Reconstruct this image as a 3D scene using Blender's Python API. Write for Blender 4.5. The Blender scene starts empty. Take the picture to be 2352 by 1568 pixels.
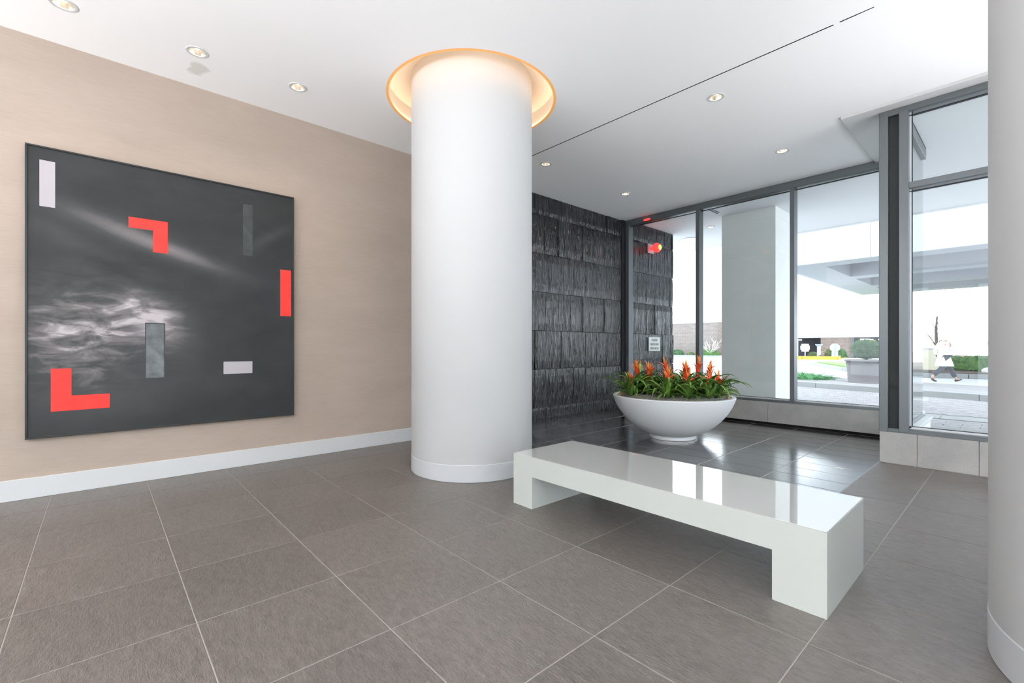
import bpy, bmesh, math, random
from mathutils import Vector, Matrix

random.seed(7)
SC = bpy.context.scene
COL = SC.collection
PI = math.pi
R_ = math.radians

# ------------------------------------------------------------------ camera
FPX = 1056.0
cam_d = bpy.data.cameras.new('camera')
cam = bpy.data.objects.new('camera', cam_d)
COL.objects.link(cam)
cam_d.sensor_width = 36.0
cam_d.lens = 36.0 * FPX / 2352.0
cam_d.shift_y = (797.0 - 784.0) / 2352.0 * 1.0
cam_d.clip_start = 0.05
cam_d.clip_end = 500
cam.location = (0, 0, 1.25)
cam.rotation_euler = (R_(90), 0, R_(48.07))
SC.camera = cam

# ------------------------------------------------------------------ world: even white overcast sky
W = bpy.data.worlds.new('overcast_sky')
SC.world = W
W.use_nodes = True
bg = W.node_tree.nodes['Background']
bg.inputs['Color'].default_value = (0.87, 0.935, 1.0, 1)
bg.inputs['Strength'].default_value = 2.6

SC.view_settings.view_transform = 'Standard'
SC.view_settings.look = 'None'
SC.view_settings.gamma = 1.0
SC.view_settings.use_curve_mapping = False
SC.view_settings.exposure = 0.78
# added fill: area lights inside the room, out of view, with no fixture
def fill_light(name, loc, rot, w, h, power, spread=180):
    l = bpy.data.lights.new(name, 'AREA')
    l.shape = 'RECTANGLE'
    l.size, l.size_y = w, h
    l.energy = power
    l.spread = R_(spread)
    l.color = (0.985, 0.99, 1.0)
    o = bpy.data.objects.new(name, l)
    COL.objects.link(o)
    o.location = loc
    o.rotation_euler = rot
    return o
# unseen fill lights near the windows, aimed up to brighten the ceiling
fill_light('fill_back', (0.5, -6.3, 0.4), (R_(158), 0, 0), 11.0, 1.2, 650, 130)
fill_light('fill_right', (6.3, -0.5, 0.4), (R_(155), 0, R_(90)), 11.0, 1.2, 430, 130)
fill_light('fill_front', (3.4, 6.2, 0.45), (R_(-150), 0, 0), 5.6, 0.6, 90, 130)
SC.cycles.max_bounces = 6
SC.cycles.diffuse_bounces = 4
SC.cycles.glossy_bounces = 3
SC.cycles.transparent_max_bounces = 12
SC.cycles.sample_clamp_indirect = 6.0
SC.cycles.use_light_tree = False
SC.cycles.use_adaptive_sampling = True
SC.cycles.adaptive_threshold = 0.05
SC.cycles.adaptive_min_samples = 16

# ------------------------------------------------------------------ helpers: materials
def nt(m):
    return m.node_tree.nodes, m.node_tree.links

def mat(name, col, rough=0.6, metal=0.0, spec=0.5, emis=None, estr=0.0, coat=0.0, coat_r=0.05):
    m = bpy.data.materials.new(name)
    m.use_nodes = True
    b = m.node_tree.nodes['Principled BSDF']
    b.inputs['Base Color'].default_value = (*col, 1)
    b.inputs['Roughness'].default_value = rough
    b.inputs['Metallic'].default_value = metal
    b.inputs['Specular IOR Level'].default_value = spec
    if coat:
        b.inputs['Coat Weight'].default_value = coat
        b.inputs['Coat Roughness'].default_value = coat_r
    if emis:
        b.inputs['Emission Color'].default_value = (*emis, 1)
        b.inputs['Emission Strength'].default_value = estr
    return m

def node(m, typ, **kw):
    n = m.node_tree.nodes.new(typ)
    for k, v in kw.items():
        if k.startswith('i_'):
            n.inputs[k[2:].replace('_', ' ')].default_value = v
        else:
            setattr(n, k, v)
    return n

def lk(m, a, b):
    m.node_tree.links.new(a, b)

def ramp(m, fac, stops):
    r = node(m, 'ShaderNodeValToRGB')
    e = r.color_ramp.elements
    e[0].position, e[0].color = stops[0][0], (*stops[0][1], 1)
    e[1].position, e[1].color = stops[1][0], (*stops[1][1], 1)
    for p, c in stops[2:]:
        k = e.new(p)
        k.color = (*c, 1)
    lk(m, fac, r.inputs[0])
    return r

def pos_map(m, scale, rot=(0, 0, 0), loc=(0, 0, 0), src='pos'):
    if src == 'pos':
        g = node(m, 'ShaderNodeNewGeometry').outputs['Position']
    else:
        g = node(m, 'ShaderNodeTexCoord').outputs['Object']
    mp = node(m, 'ShaderNodeMapping')
    mp.inputs['Scale'].default_value = scale
    mp.inputs['Rotation'].default_value = rot
    mp.inputs['Location'].default_value = loc
    lk(m, g, mp.inputs['Vector'])
    return mp.outputs['Vector']

def noise(m, vec, scale=5, detail=4, rough=0.55, dist=0.0):
    n = node(m, 'ShaderNodeTexNoise')
    n.inputs['Scale'].default_value = scale
    n.inputs['Detail'].default_value = detail
    n.inputs['Roughness'].default_value = rough
    n.inputs['Distortion'].default_value = dist
    lk(m, vec, n.inputs['Vector'])
    return n.outputs['Fac']

def math_n(m, op, a, b=None, clamp=False):
    n = node(m, 'ShaderNodeMath', operation=op, use_clamp=clamp)
    for i, v in enumerate((a, b)):
        if v is None:
            continue
        if isinstance(v, (int, float)):
            n.inputs[i].default_value = v
        else:
            lk(m, v, n.inputs[i])
    return n.outputs[0]

def mixc(m, fac, a, b, mode='MIX'):
    n = node(m, 'ShaderNodeMix', data_type='RGBA', blend_type=mode)
    if isinstance(fac, (int, float)):
        n.inputs[0].default_value = fac
    else:
        lk(m, fac, n.inputs[0])
    for i, v in ((6, a), (7, b)):
        if isinstance(v, tuple):
            n.inputs[i].default_value = (*v, 1)
        else:
            lk(m, v, n.inputs[i])
    return n.outputs[2]

def bsdf(m):
    return m.node_tree.nodes['Principled BSDF']

def bump(m, h, strength, dist=0.01):
    b = node(m, 'ShaderNodeBump')
    b.inputs['Strength'].default_value = strength
    b.inputs['Distance'].default_value = dist
    lk(m, h, b.inputs['Height'])
    lk(m, b.outputs[0], bsdf(m).inputs['Normal'])

def base(m, c):
    lk(m, c, bsdf(m).inputs['Base Color'])

# ------------------------------------------------------------------ helpers: objects
def obj(name, me, m=None, parent=None, loc=(0, 0, 0), rot=None):
    o = bpy.data.objects.new(name, me)
    COL.objects.link(o)
    o.location = loc
    if rot:
        o.rotation_euler = rot
    if m is not None and me is not None and hasattr(me, 'materials') and len(me.materials) == 0:
        me.materials.append(m)
    if parent is not None:
        o.parent = parent
    return o

def empty(name, loc=(0, 0, 0), rz=0.0):
    o = bpy.data.objects.new(name, None)
    COL.objects.link(o)
    o.location = loc
    o.rotation_euler = (0, 0, rz)
    o.empty_display_size = 0.1
    return o

def tag(o, label, cat, group=None):
    o['label'] = label
    o['category'] = cat
    if group:
        o['group'] = group
    return o

def struct(o, label=None):
    o['kind'] = 'structure'
    if label:
        o['label'] = label
    return o

def mesh_from(bm, name='m', smooth=False):
    me = bpy.data.meshes.new(name)
    bm.normal_update()
    bm.to_mesh(me)
    bm.free()
    if smooth:
        me.polygons.foreach_set('use_smooth', [True] * len(me.polygons))
    return me

def bm_box(bm, x0, x1, y0, y1, z0, z1):
    v = [bm.verts.new(p) for p in ((x0, y0, z0), (x1, y0, z0), (x1, y1, z0), (x0, y1, z0),
                                   (x0, y0, z1), (x1, y0, z1), (x1, y1, z1), (x0, y1, z1))]
    for f in ((0, 3, 2, 1), (4, 5, 6, 7), (0, 1, 5, 4), (1, 2, 6, 5), (2, 3, 7, 6), (3, 0, 4, 7)):
        bm.faces.new([v[i] for i in f])
    return v

def box(name, x0, x1, y0, y1, z0, z1, m, parent=None, bev=0.0, seg=1):
    """one box, given in the parent's space, origin at its base centre"""
    bm = bmesh.new()
    cx, cy = (x0 + x1) / 2, (y0 + y1) / 2
    bm_box(bm, x0 - cx, x1 - cx, y0 - cy, y1 - cy, 0, z1 - z0)
    if bev:
        bmesh.ops.bevel(bm, geom=bm.edges[:], offset=bev, segments=seg, affect='EDGES', profile=0.5)
    return obj(name, mesh_from(bm, name), m, parent, (cx, cy, z0))

def lathe(profile, n=64, cap_bot=False, cap_top=False, smooth=True):
    bm = bmesh.new()
    rings = []
    for r, z in profile:
        rings.append([bm.verts.new((r * math.cos(2 * PI * i / n), r * math.sin(2 * PI * i / n), z)) for i in range(n)])
    for a, b in zip(rings, rings[1:]):
        for i in range(n):
            j = (i + 1) % n
            bm.faces.new((a[i], a[j], b[j], b[i]))
    if cap_bot:
        bm.faces.new(rings[0][::-1])
    if cap_top:
        bm.faces.new(rings[-1])
    me = mesh_from(bm, 'lathe')
    if smooth:
        for p in me.polygons:
            p.use_smooth = len(p.vertices) == 4
    return me

def auto_sharp(me, ang=35):
    bm = bmesh.new()
    bm.from_mesh(me)
    for e in bm.edges:
        if len(e.link_faces) == 2 and e.calc_face_angle(0) > R_(ang):
            e.smooth = False
    bm.to_mesh(me)
    bm.free()
    return me

def tube(pts, radii, n=6, cap=True):
    """tapered tube along a list of points, as a mesh"""
    bm = bmesh.new()
    rings = []
    up = Vector((0.13, 0.31, 0.94))
    P = [Vector(p) for p in pts]
    for i, p in enumerate(P):
        d = (P[min(i + 1, len(P) - 1)] - P[max(i - 1, 0)]).normalized()
        s = d.cross(up)
        if s.length < 1e-3:
            s = d.cross(Vector((1, 0, 0)))
        s.normalize()
        t = d.cross(s)
        rings.append([bm.verts.new(p + radii[i] * (math.cos(2 * PI * k / n) * s + math.sin(2 * PI * k / n) * t)) for k in range(n)])
    for a, b in zip(rings, rings[1:]):
        for k in range(n):
            j = (k + 1) % n
            bm.faces.new((a[k], a[j], b[j], b[k]))
    if cap:
        bm.faces.new(rings[0])
        bm.faces.new(rings[-1][::-1])
    bmesh.ops.recalc_face_normals(bm, faces=bm.faces[:])
    return mesh_from(bm, 'tube', True)

def join_meshes(mes, name='joined', smooth=False):
    bm = bmesh.new()
    for me in mes:
        bm.from_mesh(me)
    return mesh_from(bm, name, smooth)

def prism(poly, z0, z1, name='prism'):
    bm = bmesh.new()
    a = [bm.verts.new((x, y, z0)) for x, y in poly]
    b = [bm.verts.new((x, y, z1)) for x, y in poly]
    bm.faces.new(a[::-1])
    bm.faces.new(b)
    n = len(poly)
    for i in range(n):
        j = (i + 1) % n
        bm.faces.new((a[i], a[j], b[j], b[i]))
    bmesh.ops.recalc_face_normals(bm, faces=bm.faces[:])
    return mesh_from(bm, name)

def circle_pts(cx, cy, r, n):
    return [(cx + r * math.cos(2 * PI * i / n), cy + r * math.sin(2 * PI * i / n)) for i in range(n)]

# ------------------------------------------------------------------ materials
M = {}
# ceiling paint with a faint old water stain
m = M['ceiling'] = mat('ceiling_paint', (0.92, 0.92, 0.92), 0.85)
v = pos_map(m, (1 / 0.16, 1 / 0.09, 0.01), loc=(5.127 / 0.16, -0.685 / 0.09, 0))
ln = node(m, 'ShaderNodeVectorMath', operation='LENGTH')
lk(m, v, ln.inputs[0])
nz = noise(m, pos_map(m, (1, 1, 1)), 9, 4)
d = math_n(m, 'ADD', ln.outputs['Value'], math_n(m, 'MULTIPLY', math_n(m, 'SUBTRACT', nz, 0.5), 1.6))
st = ramp(m, d, [(0.55, (0.72, 0.71, 0.68)), (0.95, (0.92, 0.92, 0.925))])
base(m, st.outputs[0])
M['white_paint'] = mat('white_paint', (0.575, 0.578, 0.58), 0.6)
M['base_white'] = mat('baseboard_white', (0.62, 0.63, 0.64), 0.4)
M['column_base'] = mat('column_base_grey_white', (0.50, 0.51, 0.525), 0.4)
M['soffit'] = mat('soffit_plaster', (0.86, 0.87, 0.89), 0.8)
M['dark_gap'] = mat('shadow_gap_black', (0.01, 0.01, 0.01), 0.9)

# woven beige wall covering
m = M['beige'] = mat('grasscloth', (0.5, 0.4, 0.33), 0.8, spec=0.25)
n1 = noise(m, pos_map(m, (1, 5, 170)), 1.6, 4, 0.65)
n2 = noise(m, pos_map(m, (1, 0.7, 2.5)), 1.2, 3)
c = ramp(m, n1, [(0.3, (0.375, 0.302, 0.252)), (0.7, (0.465, 0.385, 0.330))])
c2 = mixc(m, 0.5, c.outputs[0], ramp(m, n2, [(0.3, (0.38, 0.31, 0.26)), (0.7, (0.46, 0.38, 0.325))]).outputs[0])
base(m, c2)
bump(m, n1, 0.15, 0.002)

# rough grey-brown porcelain floor tile
m = M['tile'] = mat('rough_tile', (0.2, 0.18, 0.16), 0.35, spec=0.85)
oi = node(m, 'ShaderNodeObjectInfo')
pv = pos_map(m, (1, 1, 1))
big = noise(m, pos_map(m, (1.0, 2.2, 1), rot=(0, 0, 0.35)), 1.7, 4, 0.6)
fine = noise(m, pv, 85, 4, 0.75)
mid = noise(m, pos_map(m, (14, 34, 1), rot=(0, 0, 0.45)), 1.0, 5, 0.7)
c = ramp(m, big, [(0.3, (0.100, 0.086, 0.077)), (0.72, (0.145, 0.127, 0.115))])
spk = ramp(m, fine, [(0.60, (0, 0, 0)), (0.74, (0.26, 0.24, 0.215))])
c1 = mixc(m, 0.55, c.outputs[0], ramp(m, mid, [(0.3, (0.068, 0.058, 0.052)), (0.7, (0.212, 0.188, 0.172))]).outputs[0])
c2 = mixc(m, 0.8, c1, spk.outputs[0], 'ADD')
tv = math_n(m, 'ADD', math_n(m, 'MULTIPLY', oi.outputs['Random'], 0.16), 0.92)
hs = node(m, 'ShaderNodeHueSaturation')
lk(m, tv, hs.inputs['Value'])
lk(m, c2, hs.inputs['Color'])
base(m, hs.outputs[0])
rl = noise(m, pos_map(m, (34, 95, 1), rot=(0, 0, 0.45)), 1.0, 5, 0.62, 0.4)
rl2 = noise(m, pos_map(m, (3, 9, 1), rot=(0, 0, 0.45)), 1.0, 3, 0.5)
hh = math_n(m, 'ADD', rl, math_n(m, 'MULTIPLY', rl2, 0.45))
bump(m, hh, 0.6, 0.0075)

# smooth dark strip tile
m = M['dark_tile'] = mat('dark_strip_tile', (0.035, 0.036, 0.04), 0.22, spec=1.0, coat=1.0, coat_r=0.16)
bsdf(m).inputs['Coat IOR'].default_value = 1.75
oi = node(m, 'ShaderNodeObjectInfo')
st = noise(m, pos_map(m, (1.2, 60, 1)), 1.0, 4, 0.6)
c = ramp(m, st, [(0.3, (0.024, 0.025, 0.029)), (0.75, (0.06, 0.06, 0.066))])
hs = node(m, 'ShaderNodeHueSaturation')
lk(m, math_n(m, 'ADD', math_n(m, 'MULTIPLY', oi.outputs['Random'], 0.5), 0.75), hs.inputs['Value'])
lk(m, c.outputs[0], hs.inputs['Color'])
base(m, hs.outputs[0])
bump(m, st, 0.10, 0.004)
rr = ramp(m, st, [(0.3, (0.15, 0.15, 0.15)), (0.8, (0.26, 0.26, 0.26))])
lk(m, rr.outputs[0], bsdf(m).inputs['Roughness'])

M['grout'] = mat('grout', (0.38, 0.355, 0.33), 0.8)
M['grout_dark'] = mat('grout_dark', (0.03, 0.03, 0.03), 0.8)

M['strip'] = mat('edge_strip_metal', (0.30, 0.30, 0.31), 0.45, metal=0.6)
# split-face slate
m = M['slate'] = mat('split_slate', (0.03, 0.033, 0.036), 0.15, spec=1.0)
oi = node(m, 'ShaderNodeObjectInfo')
of = node(m, 'ShaderNodeCombineXYZ')
lk(m, math_n(m, 'MULTIPLY', oi.outputs['Random'], 40), of.inputs[1])
ad = node(m, 'ShaderNodeVectorMath', operation='ADD')
lk(m, pos_map(m, (42, 42, 3.2)), ad.inputs[0])
lk(m, of.outputs[0], ad.inputs[1])
s1 = noise(m, ad.outputs[0], 1.0, 2.0, 0.5, 0.9)
s2 = noise(m, pos_map(m, (95, 95, 9)), 1.0, 3, 0.6, 0.3)
hh = math_n(m, 'ADD', s1, math_n(m, 'MULTIPLY', s2, 0.08))
c = ramp(m, s1, [(0.3, (0.009, 0.011, 0.012)), (0.7, (0.034, 0.038, 0.043))])
hs = node(m, 'ShaderNodeHueSaturation')
lk(m, math_n(m, 'ADD', math_n(m, 'MULTIPLY', oi.outputs['Random'], 0.5), 0.8), hs.inputs['Value'])
lk(m, c.outputs[0], hs.inputs['Color'])
base(m, hs.outputs[0])
bump(m, hh, 1.0, 0.055)

M['frame'] = mat('dark_anodised_aluminium', (0.16, 0.175, 0.185), 0.36, metal=0.6, spec=0.5)
M['frame_in'] = mat('dark_recess_panel', (0.016, 0.022, 0.022), 0.55)
M['gasket'] = mat('black_gasket', (0.015, 0.017, 0.02), 0.6)
M['alu'] = mat('bright_glazing_bead', (0.72, 0.74, 0.77), 0.4, metal=0.3)

# concrete / limestone sill
m = M['sill'] = mat('grey_stone_sill', (0.3, 0.29, 0.28), 0.6)
n1 = noise(m, pos_map(m, (1, 1, 1)), 3.2, 5, 0.6)
n2 = noise(m, pos_map(m, (1, 1, 1)), 60, 3, 0.6)
c = ramp(m, n1, [(0.3, (0.36, 0.355, 0.345)), (0.7, (0.48, 0.47, 0.455))])
base(m, mixc(m, 0.12, c.outputs[0], ramp(m, n2, [(0.35, (0.16, 0.16, 0.16)), (0.65, (0.5, 0.5, 0.48))]).outputs[0]))
bump(m, n2, 0.1, 0.002)

# pale limestone for the outside pier
m = M['limestone'] = mat('pale_limestone', (0.75, 0.75, 0.72), 0.6)
n1 = noise(m, pos_map(m, (1, 1, 1.6)), 2.4, 5, 0.6)
c = ramp(m, n1, [(0.3, (0.82, 0.83, 0.81)), (0.7, (0.88, 0.88, 0.86))])
base(m, c.outputs[0])

# clear window glass: reflection by viewing angle, the rest goes straight through
def glass(name, tint):
    g = bpy.data.materials.new(name)
    g.use_nodes = True
    g.node_tree.nodes.clear()
    lw = node(g, 'ShaderNodeLayerWeight')
    p5 = math_n(g, 'POWER', lw.outputs['Facing'], 5.0)
    lwf = math_n(g, 'ADD', math_n(g, 'MULTIPLY', p5, 0.93), 0.035, True)
    tr = node(g, 'ShaderNodeBsdfTransparent')
    tr.inputs['Color'].default_value = (*tint, 1)
    gl = node(g, 'ShaderNodeBsdfGlossy')
    gl.inputs['Roughness'].default_value = 0.0
    mx = node(g, 'ShaderNodeMixShader')
    lk(g, lwf, mx.inputs[0])
    lk(g, tr.outputs[0], mx.inputs[1])
    lk(g, gl.outputs[0], mx.inputs[2])
    out = node(g, 'ShaderNodeOutputMaterial')
    lk(g, mx.outputs[0], out.inputs[0])
    return g
M['glass'] = glass('window_glass', (0.965, 0.985, 0.985))

# bench: pale green-white solid surface with polished top
M['bench'] = mat('bench_lacquer', (0.52, 0.545, 0.515), 0.28, coat=0.3, coat_r=0.1)
M['bench_top'] = mat('bench_polished_top', (0.62, 0.62, 0.60), 0.05, spec=0.8, coat=1.0, coat_r=0.02)

bsdf(M['bench_top']).inputs['Coat IOR'].default_value = 1.8
M['bowl'] = mat('bowl_satin_white', (0.86, 0.88, 0.90), 0.45)
M['liner'] = mat('bowl_tan_liner', (0.72, 0.45, 0.26), 0.7)
m = M['moss'] = mat('grey_moss', (0.2, 0.2, 0.17), 0.95)
n1 = noise(m, pos_map(m, (1, 1, 1)), 45, 5, 0.7)
base(m, ramp(m, n1, [(0.35, (0.16, 0.155, 0.13)), (0.65, (0.56, 0.54, 0.49))]).outputs[0])
bump(m, n1, 0.8, 0.02)

def leafmat(name, c0, c1, rough=0.32):
    m = mat(name, c0, rough)
    oi = node(m, 'ShaderNodeObjectInfo')
    base(m, ramp(m, oi.outputs['Random'], [(0.0, c0), (1.0, c1)]).outputs[0])
    return m
M['leaf'] = leafmat('bromeliad_leaf', (0.050, 0.150, 0.022), (0.19, 0.34, 0.055))
# flower: red at the base of the spike, orange-yellow towards the bract tips
m = M['flower'] = mat('bromeliad_flower', (0.9, 0.15, 0.03), 0.45)
tc = node(m, 'ShaderNodeTexCoord')
sx = node(m, 'ShaderNodeSeparateXYZ')
lk(m, tc.outputs['Generated'], sx.inputs[0])
base(m, ramp(m, sx.outputs[2], [(0.1, (0.80, 0.035, 0.015)), (0.55, (0.90, 0.12, 0.02)), (0.95, (0.95, 0.42, 0.07))]).outputs[0])
M['tag_green'] = mat('plant_tag_green', (0.22, 0.75, 0.10), 0.5)

M['cove'] = mat('cove_paint', (0.86, 0.82, 0.77), 0.7)
M['led'] = mat('warm_led', (1, 0.8, 0.5), 0.5, emis=(1.0, 0.76, 0.48), estr=7)
m = M['lip'] = mat('amber_acrylic', (0.85, 0.42, 0.13), 0.5)
bsdf(m).inputs['Emission Color'].default_value = (1.0, 0.50, 0.16, 1)
bsdf(m).inputs['Emission Strength'].default_value = 0.16

M['chrome'] = mat('lamp_reflector', (0.9, 0.88, 0.84), 0.18, metal=0.9)
M['bulb'] = mat('warm_bulb', (1, 0.85, 0.6), 0.4, emis=(1.0, 0.72, 0.42), estr=5)

# ------------------------------------------------------------------ room shell
H = 3.835
XL, XR, YB, YN, YF = -5.5, 7.0, -7.0, 6.35, 8.02
XJ = -1.055
G = 0.633
C1 = (-3.894, 2.934)
C2 = (0.527, 2.82)
RC = 0.629
RH = 0.88

# floor: setting bed with every tile laid on it
floor = empty('floor')
struct(floor, 'grey-brown stone tile floor with a darker strip-tile area by the planter')
bm = bmesh.new()
bm_box(bm, XL, XJ, YB, YF + 0.2, -0.2, -0.004)
bm_box(bm, XJ, XR, YB, YN + 0.2, -0.2, -0.004)
obj('setting_bed', mesh_from(bm), M['grout'], floor, (0, 0, 0.0022))
box('dark_setting_bed', XL, XJ, 3.497, YF + 0.1, -0.0045, -0.0026, M['grout_dark'], floor)

TILES = {}
def tile_mesh(w, d, m, ch=0.002, t=0.003):
    k = (round(w, 3), round(d, 3), m.name)
    if k not in TILES:
        bm = bmesh.new()
        a, b = w / 2, d / 2
        rings = []
        for ex, z in ((0, -t), (0, -ch * 0.6), (-ch, 0)):
            rings.append([bm.verts.new(((a + ex) * sx, (b + ex) * sy, z)) for sx, sy in ((-1, -1), (1, -1), (1, 1), (-1, 1))])
        for r0, r1 in zip(rings, rings[1:]):
            for i in range(4):
                j = (i + 1) % 4
                bm.faces.new((r0[i], r0[j], r1[j], r1[i]))
        bm.faces.new(rings[-1])
        me = mesh_from(bm, 'tile')
        me.materials.append(m)
        TILES[k] = me
    return TILES[k]

def lay(name, xs, ys, m, gap, clip=None):
    for i in range(len(xs) - 1):
        for j in range(len(ys) - 1):
            x0, x1, y0, y1 = xs[i], xs[i + 1], ys[j], ys[j + 1]
            if x1 - x0 < 0.03 or y1 - y0 < 0.03:
                continue
            obj(name, tile_mesh(x1 - x0 - gap, y1 - y0 - gap, m), None, floor, ((x0 + x1) / 2, (y0 + y1) / 2, 0))

gx = sorted([-0.61 + G * k for k in range(-7, 6)])
gy = sorted([0.33 + G * k for k in range(-5, 6)])          # up to 3.495
lay('floor_tile', [XL] + gx, gy, M['tile'], 0.0042)
gxb = [XJ] + [x for x in gx if x > XJ + 0.05]
gyb = [0.33 + G * k for k in range(5, 10)] + [YN]
lay('floor_tile', gxb, gyb, M['tile'], 0.0042)
gxd = [XL] + sorted([XJ - 0.0 - G * k for k in range(0, 8) if XJ - G * k > XL + 0.05])
gyd = [3.495 + G / 2 * k for k in range(0, 15)]
gyd = [y for y in gyd if y < YF - 0.04] + [YF]
lay('dark_floor_tile', gxd, gyd, M['dark_tile'], 0.0075)
# tiles out of the picture, behind and beside the camera
bm = bmesh.new()
bm_box(bm, XL, XR, YB, gy[0], -0.01, 0)
bm_box(bm, gx[-1], XR, gy[0], YN, -0.01, 0)
obj('rear_floor', mesh_from(bm), M['tile'], floor)
box('edge_strip', XJ - 0.006, XJ + 0.006, 3.5, YN, -0.003, 0.0012, M['strip'], floor)

# walls
wl = struct(box('wall_left', XL - 0.25, XL, YB, 4.35, 0, 4.4, M['beige']), 'beige woven wall behind the dark painting')
# hair-thin vertical seams between the wall-covering drops
for y in (-0.75, 0.42, 2.1, 3.6):
    pass
bb = struct(box('baseboard_left', XL, XL + 0.02, YB, 4.3, 0, 0.17, M['base_white'], None, 0.003), 'white skirting board along the beige wall')

def pocket_wall(name, axis, c0, c1, a0, a1, zs, holes, m):
    """wall with rectangular openings: boxes around the holes, all one mesh"""
    bm = bmesh.new()
    cuts = sorted(holes)
    p = a0
    def put(u0, u1, z0, z1):
        if u1 - u0 < 1e-4 or z1 - z0 < 1e-4:
            return
        if axis == 'x':
            bm_box(bm, c0, c1, u0, u1, z0, z1)
        else:
            bm_box(bm, u0, u1, c0, c1, z0, z1)
    for u0, u1, z0, z1 in cuts:
        put(p, u0, 0, zs)
        put(u0, u1, 0, z0)
        put(u0, u1, z1, zs)
        p = u1
    put(p, a1, 0, zs)
    return obj(name, mesh_from(bm), m)

back_holes = [(-4.9 + i * 3.9, -2.0 + i * 3.9, 0.1, 3.2) for i in range(3)]
right_holes = [(-6.2 + i * 4.2, -4.2 + i * 4.2, 0.1, 2.3) for i in range(3)]
struct(pocket_wall('wall_back', 'y', YB - 0.25, YB, XL - 0.25, XR + 0.25, 4.4, back_holes, M['white_paint']))
struct(pocket_wall('wall_right', 'x', XR, XR + 0.25, YB, YN + 0.1, 4.4, right_holes, M['white_paint']))

# slate wall, split-face panels in courses, each its own piece
slate_meshes = []
def slate_panel(seed, w, h):
    rnd = random.Random(seed)
    bm = bmesh.new()
    nu, nv = 22, 5
    col = []
    c0 = 0.0
    for _ in range(nu + 1):
        c0 = c0 * 0.5 + rnd.uniform(-0.0042, 0.0042)
        col.append(c0)
    tilt = rnd.uniform(-0.008, 0.008)
    g = []
    for i in range(nu + 1):
        row = []
        for j in range(nv + 1):
            u, v_ = i / nu, j / nv
            e = 0.009 if i in (0, nu) or j in (0, nv) else 0.0
            x = 0.024 + col[i] * (0.7 + 0.5 * math.sin(3 * v_ + seed + i)) + rnd.uniform(-0.001, 0.001) + tilt * (u - 0.5) - e
            row.append(bm.verts.new((x, (u - 0.5) * w + (rnd.uniform(-0.004, 0.004) if 0 < i < nu else 0), v_ * h)))
        g.append(row)
    for i in range(nu):
        for j in range(nv):
            bm.faces.new((g[i][j], g[i + 1][j], g[i + 1][j + 1], g[i][j + 1]))
    bnd = [g[i][0] for i in range(nu + 1)] + [g[nu][j] for j in range(1, nv + 1)] + [g[i][nv] for i in range(nu - 1, -1, -1)] + [g[0][j] for j in range(nv - 1, 0, -1)]
    bk = [bm.verts.new((0, v_.co.y, v_.co.z)) for v_ in bnd]
    n = len(bnd)
    for i in range(n):
        j = (i + 1) % n
        bm.faces.new((bnd[j], bnd[i], bk[i], bk[j]))
    bmesh.ops.recalc_face_normals(bm, faces=bm.faces[:])
    me = mesh_from(bm, 'slate_panel')
    me.materials.append(M['slate'])
    return me
PW, PH = 0.333, 0.655
for s in range(8):
    slate_meshes.append(slate_panel(s, PW - 0.004, PH - 0.008))
def slate_wall(name, y0, y1, ztop, label):
    w = struct(empty(name, (XL, 0, 0)), label)
    box('backing', -0.25, 0, y0, y1, 0, 4.4, M['grout_dark'], w)
    zr = [0.225 + PH * k for k in range(0, 6)]
    for k in range(-1, 6):
        z0 = 0.225 + PH * k
        sz = 1.0
        if k == -1:
            z0, sz = 0.0, 0.225 / PH
        if z0 + PH * sz > ztop:
            sz = (ztop - z0) / PH
        if sz < 0.05:
            continue
        y = y0 + (PW * random.choice((0, 0, 0.25)))
        if y > y0:
            o = obj('slate_panel', random.choice(slate_meshes), None, w, (random.uniform(-0.004, 0.012), (y0 + y) / 2, z0))
            o.scale = (1, (y - y0) / PW, sz)
        while y < y1 - 0.02:
            ye = min(y + PW, y1)
            o = obj('slate_panel', random.choice(slate_meshes), None, w, (random.choice((0, 0.001, 0.003, 0.006, 0.012, 0.020)), (y + ye) / 2, z0))
            o.scale = (1, (ye - y) / PW, sz)
            y = ye
    return w
slate_wall('wall_slate', 4.35, 7.9, H, 'black split-face slate wall inside, between the column and the window')
box('corner_return', XL, XL + 0.045, 7.9, YF + 0.02, 0, H, M['gasket'], bpy.data.objects['wall_slate']).location.x -= XL
slate_wall('wall_slate_outside', 8.17, 9.965, 3.88, 'black split-face slate wall outside the glass, carrying the red lamp and notice')

# ceiling with its openings
DL = [(-4.837, -0.201), (-4.837, 0.64), (-4.825, 1.471), (-2.13, 4.746), (-2.125, 6.693), (-4.504, 4.689), (-4.489, 6.608)]
RD = 0.064
def flat_with_holes(outer, holes, z):
    bm = bmesh.new()
    ed = []
    for loop in [outer] + holes:
        vs = [bm.verts.new((x, y, z)) for x, y in loop]
        for i in range(len(vs)):
            ed.append(bm.edges.new((vs[i], vs[(i + 1) % len(vs)])))
    bmesh.ops.triangle_fill(bm, use_beauty=True, use_dissolve=False, edges=ed)
    for f in bm.faces:
        if f.normal.z > 0:
            f.normal_flip()
    return bm
outer = [(XL, YB), (XR, YB), (XR, YN), (XJ, YN), (XJ, YF), (XL, YF)]
slit = [(XL + 0.02, 4.338), (-1.02, 4.378), (-1.02, 4.392), (XL + 0.02, 4.353)]
slit2 = [(-0.98, 4.377), (-0.76, 4.379), (-0.76, 4.39), (-0.98, 4.392)]
holes = [circle_pts(*C1, RH, 96)] + [circle_pts(x, y, RD, 24) for x, y in DL] + [slit, slit2]
ceil = struct(obj('ceiling', mesh_from(flat_with_holes(outer, holes, H)), M['ceiling']), 'smooth white ceiling with a thin dark slit and recessed lamps')
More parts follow.
